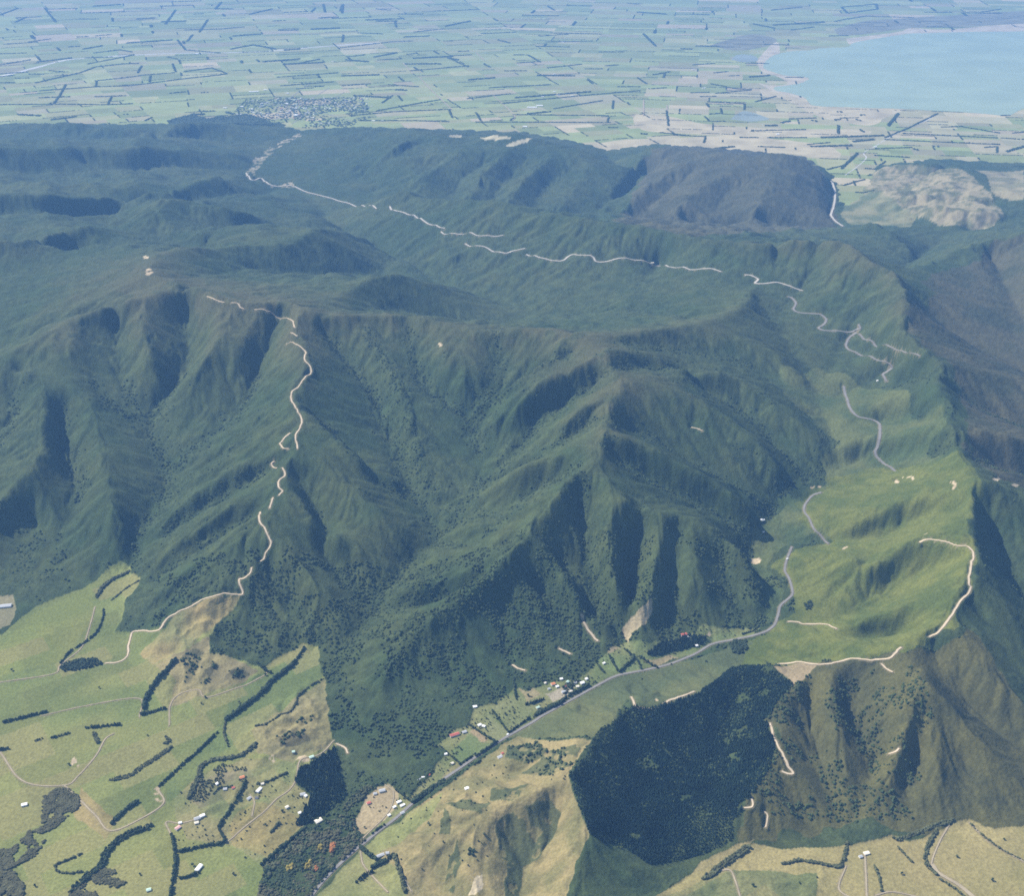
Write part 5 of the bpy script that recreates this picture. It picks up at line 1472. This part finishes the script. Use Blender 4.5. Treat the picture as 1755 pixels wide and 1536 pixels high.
# ------------------------------------------------------------------ far plain: belts, woodlots
FB = [((0,0), """180,415 400,365 480,335 620,320 690,318;200,455 480,435 650,430 920,395 1110,375;0,525 270,522 540,525 660,520;270,520 300,480 330,425;540,525 560,485;750,410 755,380;480,435 485,405;200,490 350,485;480,485 630,480;850,468 930,460;920,360 1060,340 1140,370 1020,385;480,405 580,395 700,380;700,378 870,365;690,365 710,330;840,285 885,295;865,320 880,360;0,385 70,378;80,392 140,392;0,415 70,415;150,372 215,372;190,310 360,290 w;440,320 600,290 670,275;430,290 560,285;470,265 600,250 660,260;0,325 150,300;0,270 130,265;345,235 395,232;420,245 510,230 w;145,210 250,195;640,215 860,200 w;930,150 1110,145 1220,135;1000,160 1040,100;830,120 880,50;940,205 965,175;1080,45 1110,10;1080,45 1170,45;1255,70 1360,45 w;690,95 770,90 w;970,70 1020,68;1370,105 1430,102;400,95 490,95;0,75 90,40;80,110 130,85;225,40 280,110;470,30 600,22 w;390,185 440,183;480,180 560,172;1170,180 1310,170 w;1160,245 1270,225 1380,245 w;890,200 930,250 1100,265;1430,250 1500,245 w;1320,310 1500,295 w;1480,320 1600,297;1390,387 1690,365;1410,430 1670,410;1490,445 1570,440;1730,380 1755,380;1580,435 1620,432;1600,90 1690,85 w;1620,20 1630,60;1720,20 1715,65;1560,60 1580,40;1400,150 1490,150 w;1560,145 1700,140 w;250,355 320,360;100,575 200,580 w;260,600 380,585 w;940,500 970,498;1010,465 1040,462;730,605 760,590;620,573 640,573"""),
      ((580,0), """20,380 200,375 w;20,430 160,420;100,540 140,545;80,480 260,490 w;220,515 270,480;300,480 320,505;300,385 325,405;290,450 340,452 w;195,555 420,515 510,500;60,580 280,560 560,548;110,605 370,605 550,610;340,320 510,320 w;360,355 650,330;550,290 650,335;550,290 600,300 w;40,300 150,310 w;40,285 130,275;180,285 290,265 w;345,272 390,268;655,400 780,390 w;755,440 1060,425;645,495 860,470;890,490 1260,460 w;820,520 1000,500 1270,475 1510,455;880,575 1350,580;690,612 870,612 1360,615;690,565 715,605;1350,610 1355,590;860,605 880,590;1080,545 1320,505;1375,545 1378,505;1645,555 1655,630;1450,515 1460,525;1355,640 1400,640;1615,665 1755,680;1520,670 1545,672 w;555,550 570,590;250,425 400,435;1000,378 1180,380 w;835,355 940,355;880,275 950,275 1010,310;900,315 1010,308;1050,340 1215,322;1240,345 1320,345;1340,330 1400,325;1400,435 1510,435;1500,390 1545,420;1560,445 1640,440;1580,375 1660,360;1250,400 1275,420;1010,180 1150,172;1040,210 1270,205;1310,260 1430,260;540,130 660,105 w;0,240 260,210 370,205;190,105 290,105 w;285,110 290,135;300,70 420,70;10,55 20,25;20,210 25,175;100,165 220,170;330,185 450,180 w;380,160 520,145;1530,170 1590,230 w;1500,60 1640,70 w;530,205 570,205;600,258 650,256;480,255 500,270;800,200 860,215;190,45 260,50;1050,30 1080,50;1450,15 1500,20;950,570 1060,560 w"""),
      ((1155,0), """840,35 1015,20 1020,45 870,65 840,35;490,50 640,35;400,120 500,140 w;500,125 750,110 w;590,150 700,135;810,105 960,80 1200,88;1260,60 1390,62;1540,60 1640,45;780,180 870,178;95,325 200,318;205,365 270,358;275,380 325,378;380,385 480,378 w;560,388 645,388;40,245 90,245 w;185,420 310,445 390,450 210,468;85,465 175,462;135,485 210,483;410,510 510,483;170,510 355,520 353,550;165,520 175,535 w;180,572 240,568 235,545;155,585 175,605;195,610 255,608;390,655 660,650;330,690 420,690;470,690 660,690;460,630 515,630 w;540,615 580,608 w;580,597 710,592;695,605 712,608 w;812,602 830,598 w;820,560 838,562 w;938,577 955,577 w;918,600 935,604 w;825,630 825,670 w;935,652 950,660 w;835,592 920,590;1075,630 1125,570 w;740,690 1050,680 w;690,735 890,730 w;670,725 780,715;900,710 1000,700 w;1010,745 1190,740;1060,690 1180,640 1320,570;1060,700 1630,725;1150,670 1430,683 1620,692;1645,692 1755,700;1340,637 1440,635 1630,667;1010,780 1180,790;1205,748 1222,752 w;1300,733 1325,735 w;1560,740 1620,735 1620,765;1670,760 1755,735 w;1690,848 1755,845;425,735 555,740;210,745 300,735 w;0,678 155,685;150,715 158,690;840,845 920,770 w;770,850 850,830;850,930 955,900;910,965 1000,970;960,845 1030,850;1030,830 1060,810;1640,580 1680,578;1700,667 1755,663""")]
segs = []
for (ox, oy), txt in FB:
    for s in txt.split(';'):
        w = s.strip().endswith('w'); s = s.strip().rstrip('w').strip()
        segs.append(([(ox + float(a.split(',')[0]) / 2.925, oy + float(a.split(',')[1]) / 2.925) for a in s.split()], w, None))
segs = [s for s in segs if len(s[0]) > 1]
# belts on other field edges farther out
cand = [(p, a) for p, a in fields if 21000 < sum(q[1] for q in p) / len(p) < 36000 and abs(sum(q[0] for q in p) / len(p)) < 11500]
R_.shuffle(cand)
for p, a in cand[:80]:
    i = R_.randrange(len(p)); A_, B_ = p[i], p[(i + 1) % len(p)]
    if inside(lake_w, np.array([(A_[0] + B_[0]) / 2]), np.array([(A_[1] + B_[1]) / 2]))[0]: continue
    segs.append((None, R_.random() < .25, [A_, B_]))

hv = []
for p, a in fields:
    cy_ = sum(q[1] for q in p) / len(p); cx_ = sum(q[0] for q in p) / len(p)
    if cy_ > 33000 or abs(cx_) > 12500: continue
    for i in range(len(p)):
        if R_.random() > .16: continue
        A_, B_ = np.array(p[i]), np.array(p[(i + 1) % len(p)]); L = np.hypot(*(B_ - A_))
        if L < 60: continue
        if inside(lake_w, np.array([(A_[0] + B_[0]) / 2]), np.array([(A_[1] + B_[1]) / 2]))[0]: continue
        n = int(L / 26) + 1
        t = np.linspace(0, R_.uniform(.5, 1), n)[:, None]; c = A_ + (B_ - A_) * t
        hv.append(c[rng.random(n) < .85])
hv = np.concatenate(hv); hv = hv[ground(hv[:, 0], hv[:, 1]) < PLAIN_Z + 2]
hh = 7 * (.6 + .7 * rng.random(len(hv)))
V, F = blobs(np.column_stack([hv, PLAIN_Z + hh * .4]), np.stack([15 + 0 * hh, 6 + 0 * hh, hh * .7], 1), ICO0, .25)
tag(link("far_hedges", mesh_arr("far_hedges", V, F, False), M_FAR), kind="stuff")

def to_px(p):
    x, y, z = p[0], p[1], p[2] - CAM_H
    f = y * CP - z * SP; u = y * SP + z * CP
    return CX + FPX * x / f, CY - FPX * u / f
MARKS = [("the town", 510, 188), ("the lake", 1480, 140), ("the far settlement", 935, 165), ("the blue pond", 1285, 202), ("the white glasshouse", 917, 184), ("the left edge", 0, 120), ("the river strip", 250, 100), ("the long plain road", 750, 160), ("the tan eroded hills", 1600, 320), ("the top edge", 700, 10), ("the marsh", 1250, 75)]
infos = []
for pts, wide, W in segs:
    if W is None: W = [at(x, y, PLAIN_Z)[:2] for x, y in pts]
    W = np.array([w[:2] for w in W], float)
    if len(W) > 2 and not wide:
        s = np.concatenate([[0], np.cumsum(np.hypot(*np.diff(W, axis=0).T))])
    else:
        s = np.concatenate([[0], np.cumsum(np.hypot(*np.diff(W, axis=0).T))])
    L = s[-1]
    rng_ = np.hypot(*W.mean(0))
    k = rng_ / 18000
    sp = 24 * k; n = max(2, int(L / sp)); rows = 1 + (2 if wide else 0)
    cs = []
    for r in range(rows):
        d = np.linspace(0, L, n) + sp * .4 * (rng.random(n) - .5)
        x = np.interp(d, s, W[:, 0]); y = np.interp(d, s, W[:, 1])
        gap = (rng.random(n) < .88) if wide else np.ones(n, bool)
        cs.append(np.column_stack([x + (sp * .5) * (rng.random(n) - .5), y + (r - (rows - 1) / 2) * 26 * k * (1 if wide else 0) + 8 * (rng.random(n) - .5)])[gap])
    c = np.concatenate(cs)
    if len(c) < 1: c = W[:1].copy()
    h = (14 if not wide else 14) * (.7 + .5 * rng.random(len(c))) * (.7 + .3 * k)
    V, F = blobs(np.column_stack([c, ground(c[:, 0], c[:, 1]) + h * .45]), np.stack([sp * .8 * np.ones(len(c)), (11 if not wide else 9) * k * np.ones(len(c)), h * .6], 1), ICO0, .25)
    o0 = np.array([c[:, 0].mean(), c[:, 1].mean(), PLAIN_Z])
    o = link("woodlot" if wide else "shelterbelt", mesh_arr("far_belt", V - o0, F, False), M_FAR); o.location = o0
    mx, my = to_px(o0)
    best = min(MARKS, key=lambda m: math.hypot(m[1] - mx, (m[2] - my) * 2.2))
    dx, dy = mx - best[1], (my - best[2]) * 2.2
    dirn = ("right of" if dx > 0 else "left of") if abs(dx) > abs(dy) else ("below" if dy > 0 else "above")
    if best[0] in ("the left edge", "the top edge"): dirn = "near"
    e0, e1 = to_px((*W[0], PLAIN_Z)), to_px((*W[-1], PLAIN_Z)); pl = math.hypot(e0[0] - e1[0], e0[1] - e1[1])
    sl = (e1[1] - e0[1]) / (e1[0] - e0[0] + 1e-6)
    ori = "level" if abs(sl) < .07 else "steep" if abs(sl) > .8 else ("slanting" if sl < 0 else "down slanting")
    size = "long" if pl > 75 else "short" if pl < 25 else "mid length"
    kindw = "dark woodlot" if wide else "dark shelterbelt"
    if wide: ori = "level" if ori == "level" else "slanting"
    infos.append((o, f"{size} {ori} {kindw} {dirn} {best[0]}", math.hypot(dx, dy), wide))
byl = {}
for i in infos: byl.setdefault(i[1], []).append(i)
ORD = ["nearest", "second nearest", "third nearest", "fourth nearest", "fifth nearest", "sixth nearest", "seventh nearest", "eighth nearest"]
for lab, L in byl.items():
    L.sort(key=lambda i: i[2])
    for k, (o, _, _, wide) in enumerate(L):
        t = lab
        if len(L) > 1 and k < 8: t = lab + f", {ORD[k]} to it"
        tag(o, t, "woodlot" if wide else "shelterbelt", "woodlots on the far plain" if wide else "shelterbelts on the far plain")

# ------------------------------------------------------------------ the town on the plain and other far buildings
def far_house_mesh(L, W, H, rise, roof):
    wv, wf, rv, rf = house_meshes(L, W, H, rise, .4)
    v = wv + rv; f = wf + [tuple(i + len(wv) for i in q) for q in rf]
    me = mesh_np("far_house", v, f, mat_index=[0] * len(wf) + [1] * len(rf))
    me.materials.append(M_WALL); me.materials.append(ROOF[roof]); return me
FH = {r: far_house_mesh(22, 14, 5, 3, r) for r in ("white", "grey", "red", "green", "cream", "dark")}
TOWN = [(428,165),(450,152),(490,148),(540,152),(580,158),(600,175),(595,195),(575,212),(545,215),(520,214),(505,210),(480,203),(455,196),(430,186)]
town_xy = area_xy([(400,170),(430,150),(480,142),(540,145),(600,150),(640,175),(630,200),(590,216),(540,219),(505,214),(470,206),(430,196),(390,198),(380,186)], 55)
tc_ = np.array(at(520, 180, PLAIN_Z)[:2])
town_xy = town_xy[.75 * fbm(town_xy[:, 0], town_xy[:, 1], 520, 360, 3) + .42 * np.exp(-(((town_xy - tc_) / np.array([1000, 900])) ** 2).sum(1)) > .545]
R_.shuffle(tl := [tuple(p) for p in town_xy])
tq = [np.quantile(town_xy[:, k], (.33, .67)) for k in (0, 1)]
for x, y in tl[:235]:
    r = R_.choice(["white", "white", "grey", "cream", "red", "green", "grey", "cream", "dark"])
    o = link("house", FH[r]); o.location = (x, y, float(ground(x, y))); o.rotation_euler = (0, 0, R_.choice([.3, .3, 1.87, .8])); s = R_.uniform(.9, 1.6); o.scale = (s, s, s)
    q = ("front", "middle", "far")[int((y > tq[1]).sum())] + " " + ("left", "centre", "right")[int((x > tq[0]).sum())]
    nm = {"green": "pale green", "dark": "dark"}.get(r, r)
    tag(o, f"tiny {nm} roofed house in the {q} part of the town", "house", f"{nm} roofed houses in the {q} part of the town")
wx_ = area_xy([(285,207),(320,198),(345,190),(380,190),(400,194),(430,197),(455,205),(475,214),(440,214),(400,212),(360,210),(330,212),(300,212)], 26)
wx_ = wx_[fbm(wx_[:, 0], wx_[:, 1], 260, 370, 2) > .42]; hh = 15 * (.7 + .5 * rng.random(len(wx_)))
V, F = blobs(np.column_stack([wx_, ground(wx_[:, 0], wx_[:, 1]) + hh * .45]), np.stack([17 + 0 * hh, 17 + 0 * hh, hh * .6], 1), ICO0, .25)
tag(link("hill_foot_wood", mesh_arr("hill_foot_wood", V, F, False), M_FAR), "dark irregular wood along the hill foot left of the town", "wood")["kind"] = "stuff"
tx = area_xy([(415,175),(435,158),(490,142),(560,148),(620,165),(640,200),(600,216),(520,220),(480,212),(400,212),(330,215),(345,205),(400,195)], 46)
tx = tx[.75 * fbm(tx[:, 0], tx[:, 1], 520, 360, 3) + .42 * np.exp(-(((tx - np.array(at(500, 184, PLAIN_Z)[:2])) / np.array([1400, 1000])) ** 2).sum(1)) > .50]
tx = tx[rng.random(len(tx)) < .6 * (.4 + 1.2 * fbm(tx[:, 0], tx[:, 1], 400, 350, 2))]
hh = 10 * (.7 + .5 * rng.random(len(tx)))
V, F = blobs(np.column_stack([tx, ground(tx[:, 0], tx[:, 1]) + hh * .5]), np.stack([13 + 9 * rng.random(len(tx)), 13 + 9 * rng.random(len(tx)), hh * .7], 1), ICO0, .25)
tag(link("town_trees", mesh_arr("town_trees", V, F, False), mat("town_foliage", (.075, .10, .055), .95, .3, .02)), kind="stuff")

def ribbon(name, px, w, material, z):
    C = spline(np.array([at(x, y, PLAIN_Z) for x, y in px]), 120)
    T = np.gradient(C, axis=0); T /= np.linalg.norm(T, axis=1)[:, None]
    N = np.stack([-T[:, 1], T[:, 0]], 1); n = len(C)
    ww = w * (.7 + .6 * rng.random(n))[:, None]
    V = np.concatenate([np.column_stack([C - N * ww, np.full(n, PLAIN_Z + z)]), np.column_stack([C + N * ww, np.full(n, PLAIN_Z + z)])])
    tag(link(name, mesh_arr(name, V, np.array([[i, i + 1, n + i + 1, n + i] for i in range(n - 1)])[:, ::-1]), material), kind="structure")

FAR = [
 (435,157,150,40,8,5,"white","long white works building above the town","works building"),
 (455,154,60,30,8,5,"white","shorter white works building at the end of the long one","works building"),
 (386,185,60,26,7,4,"white","white shed row left of the town, leftmost","shed"),
 (415,183,50,34,8,4,"white","bright white hall at the left of the town","hall"),
 (431,187,60,34,8,4,"white","white hall nearer the town than its bright neighbour","hall"),
 (493,160,42,34,9,4,"white","white block at the top of the town","hall"),
 (492,178,44,34,9,4,"white","white block in the middle of the town","hall"),
 (507,186,40,20,8,4,"white","white building behind the round white tank","hall"),
 (912,184,150,46,8,5,"white","long white glasshouse on the plain","glasshouse"),
 (925,181,100,46,8,5,"white","second white glasshouse behind the long one","glasshouse"),
 (900,217,60,36,8,4,"white","white barn alone below the glasshouses","barn"),
 (1206,151,60,30,7,4,"white","white farm shed left of the lake","shed"),
 (1333,230,50,34,8,4,"white","white farmhouse on the dry flats below the lake","house"),
 (1188,119,50,30,7,4,"cream","cream farm shed on the green plain far left of the lake","shed"),
 (340,213,40,24,6,4,"white","white house at the left end of the hill foot row","house"),
 (370,211,40,24,6,4,"cream","cream house in the hill foot row, second from left","house"),
 (320,212,36,22,6,4,"grey","grey house at the far left of the hill foot row","house"),
 (352,213,36,22,6,4,"cream","pale house in the middle of the hill foot row","house"),
 (640,207,46,26,6,4,"white","white sheds in the belt right of the town","shed"),
 (655,207,36,26,6,4,"grey","grey shed in the belt right of the town","shed"),
 (950,157,40,26,6,4,"white","white house at the top of the far settlement","house"),
 (930,166,40,26,6,4,"white","white house at the left of the far settlement","house"),
 (980,164,44,26,6,4,"cream","cream house at the right of the far settlement","house"),
 (958,163,36,26,6,4,"grey","grey house in the middle of the far settlement","house"),
 (950,127,44,26,6,4,"white","white farmhouse above the far settlement","house"),
 (965,72,50,30,6,4,"white","white farm shed near the top of the plain","shed"),
 (1500,252,40,26,6,4,"white","white house by the river mouth fields","house"),
 (337,92,60,30,6,4,"white","white shed beside the far river strip","shed"),
 (570,105,50,30,6,4,"cream","cream shed below the upper dark woodlots","shed"),
]
for x, y, L, W, H, rs_, roof, lab, cat in FAR:
    p = at(x, y, PLAIN_Z)
    root = empty(cat.replace(" ", "_"), p); root.rotation_euler = (0, 0, R_.uniform(-.25, .3))
    wv, wf, rv, rf = house_meshes(L, W, H, rs_, 1)
    link("walls", mesh_np("walls", wv, wf), M_WALL, root); link("roof", mesh_np("roof", rv, rf), ROOF[roof], root)
    tag(root, lab, cat)
for px in ([(448,200),(480,180),(510,158),(530,144)], [(470,206),(505,186),(540,165),(565,150)], [(430,172),(480,180),(540,190),(600,206)], [(440,160),(500,168),(560,178),(620,192)], [(500,212),(530,192),(565,172),(590,158)]):
    ribbon("street", px, 8, MATS["asphalt"], .9)
# the round white tank
p = at(508, 198, PLAIN_Z); root = empty("water_tank", p)
a = np.linspace(0, 6.283, 20, endpoint=False); r = 30
v = [(r * math.cos(t), r * math.sin(t), z) for z in (-1, 14) for t in a]
link("tank_wall", mesh_np("tank_wall", v, [(i, (i + 1) % 20, 20 + (i + 1) % 20, 20 + i) for i in range(20)]), ROOF["white"], root)
v = [(r * 1.04 * math.cos(t), r * 1.04 * math.sin(t), 14.1) for t in a] + [(r * .6 * math.cos(t), r * .6 * math.sin(t), 19) for t in a] + [(0, 0, 21)]
link("tank_roof", mesh_np("tank_roof", v, [(i, (i + 1) % 20, 20 + (i + 1) % 20, 20 + i) for i in range(20)] + [(20 + i, 20 + (i + 1) % 20, 40) for i in range(20)]), ROOF["white"], root)
tag(root, "round bright white tank at the front of the town", "tank")
# round tank by the river works
p = hit(1305, 892); root = empty("water_tank", p); r = 8
v = [(r * math.cos(t), r * math.sin(t), z) for z in (-2, 7) for t in a]
link("tank_wall", mesh_np("tank_wall", v, [(i, (i + 1) % 20, 20 + (i + 1) % 20, 20 + i) for i in range(20)]), ROOF["white"], root)
v = [(r * 1.04 * math.cos(t), r * 1.04 * math.sin(t), 7.1) for t in a] + [(0, 0, 9)]
link("tank_roof", mesh_np("tank_roof", v, [(i, (i + 1) % 20, 20) for i in range(20)]), ROOF["white"], root)
tag(root, "round white tank beside the works building in the gorge", "tank")
# pale river strip across the far left plain, and the gravel of the town valley
ribbon("river", [(-60,136),(0,130),(60,116),(110,103),(165,98),(230,94),(300,91),(380,90),(450,88),(520,82),(600,76),(700,70)], 45, M_RIVER, .8)
ribbon("river", [(1448,300),(1470,285),(1485,270),(1480,262),(1500,250),(1530,232),(1560,218),(1590,205),(1606,194)], 7, M_RIVER, .8)

# ------------------------------------------------------------------ haze: one even body of air around everything
def box_mesh(name, x0, x1, y0, y1, z0, z1):
    v = [(x, y, z) for z in (z0, z1) for x, y in ((x0, y0), (x1, y0), (x1, y1), (x0, y1))]
    f = [(3, 2, 1, 0), (4, 5, 6, 7), (0, 1, 5, 4), (1, 2, 6, 5), (2, 3, 7, 6), (3, 0, 4, 7)]
    return mesh_np(name, v, f)
hz = bpy.data.materials.new("haze_air"); hz.use_nodes = True
hn = hz.node_tree; hn.nodes.clear()
pv = hn.nodes.new("ShaderNodeVolumePrincipled")
pv.inputs["Color"].default_value = (0.22, 0.49, 1.0, 1)
pv.inputs["Density"].default_value = 2.6e-5
pv.inputs["Density Attribute"].default_value = ""
pv.inputs["Anisotropy"].default_value = 0.0
ho = hn.nodes.new("ShaderNodeOutputMaterial")
hn.links.new(pv.outputs[0], ho.inputs["Volume"])
haze = link("haze", box_mesh("haze", -72000, 72000, -4000, 72000, ZMIN - 1.0, CAM_H + 40), hz)
tag(haze, kind="stuff")
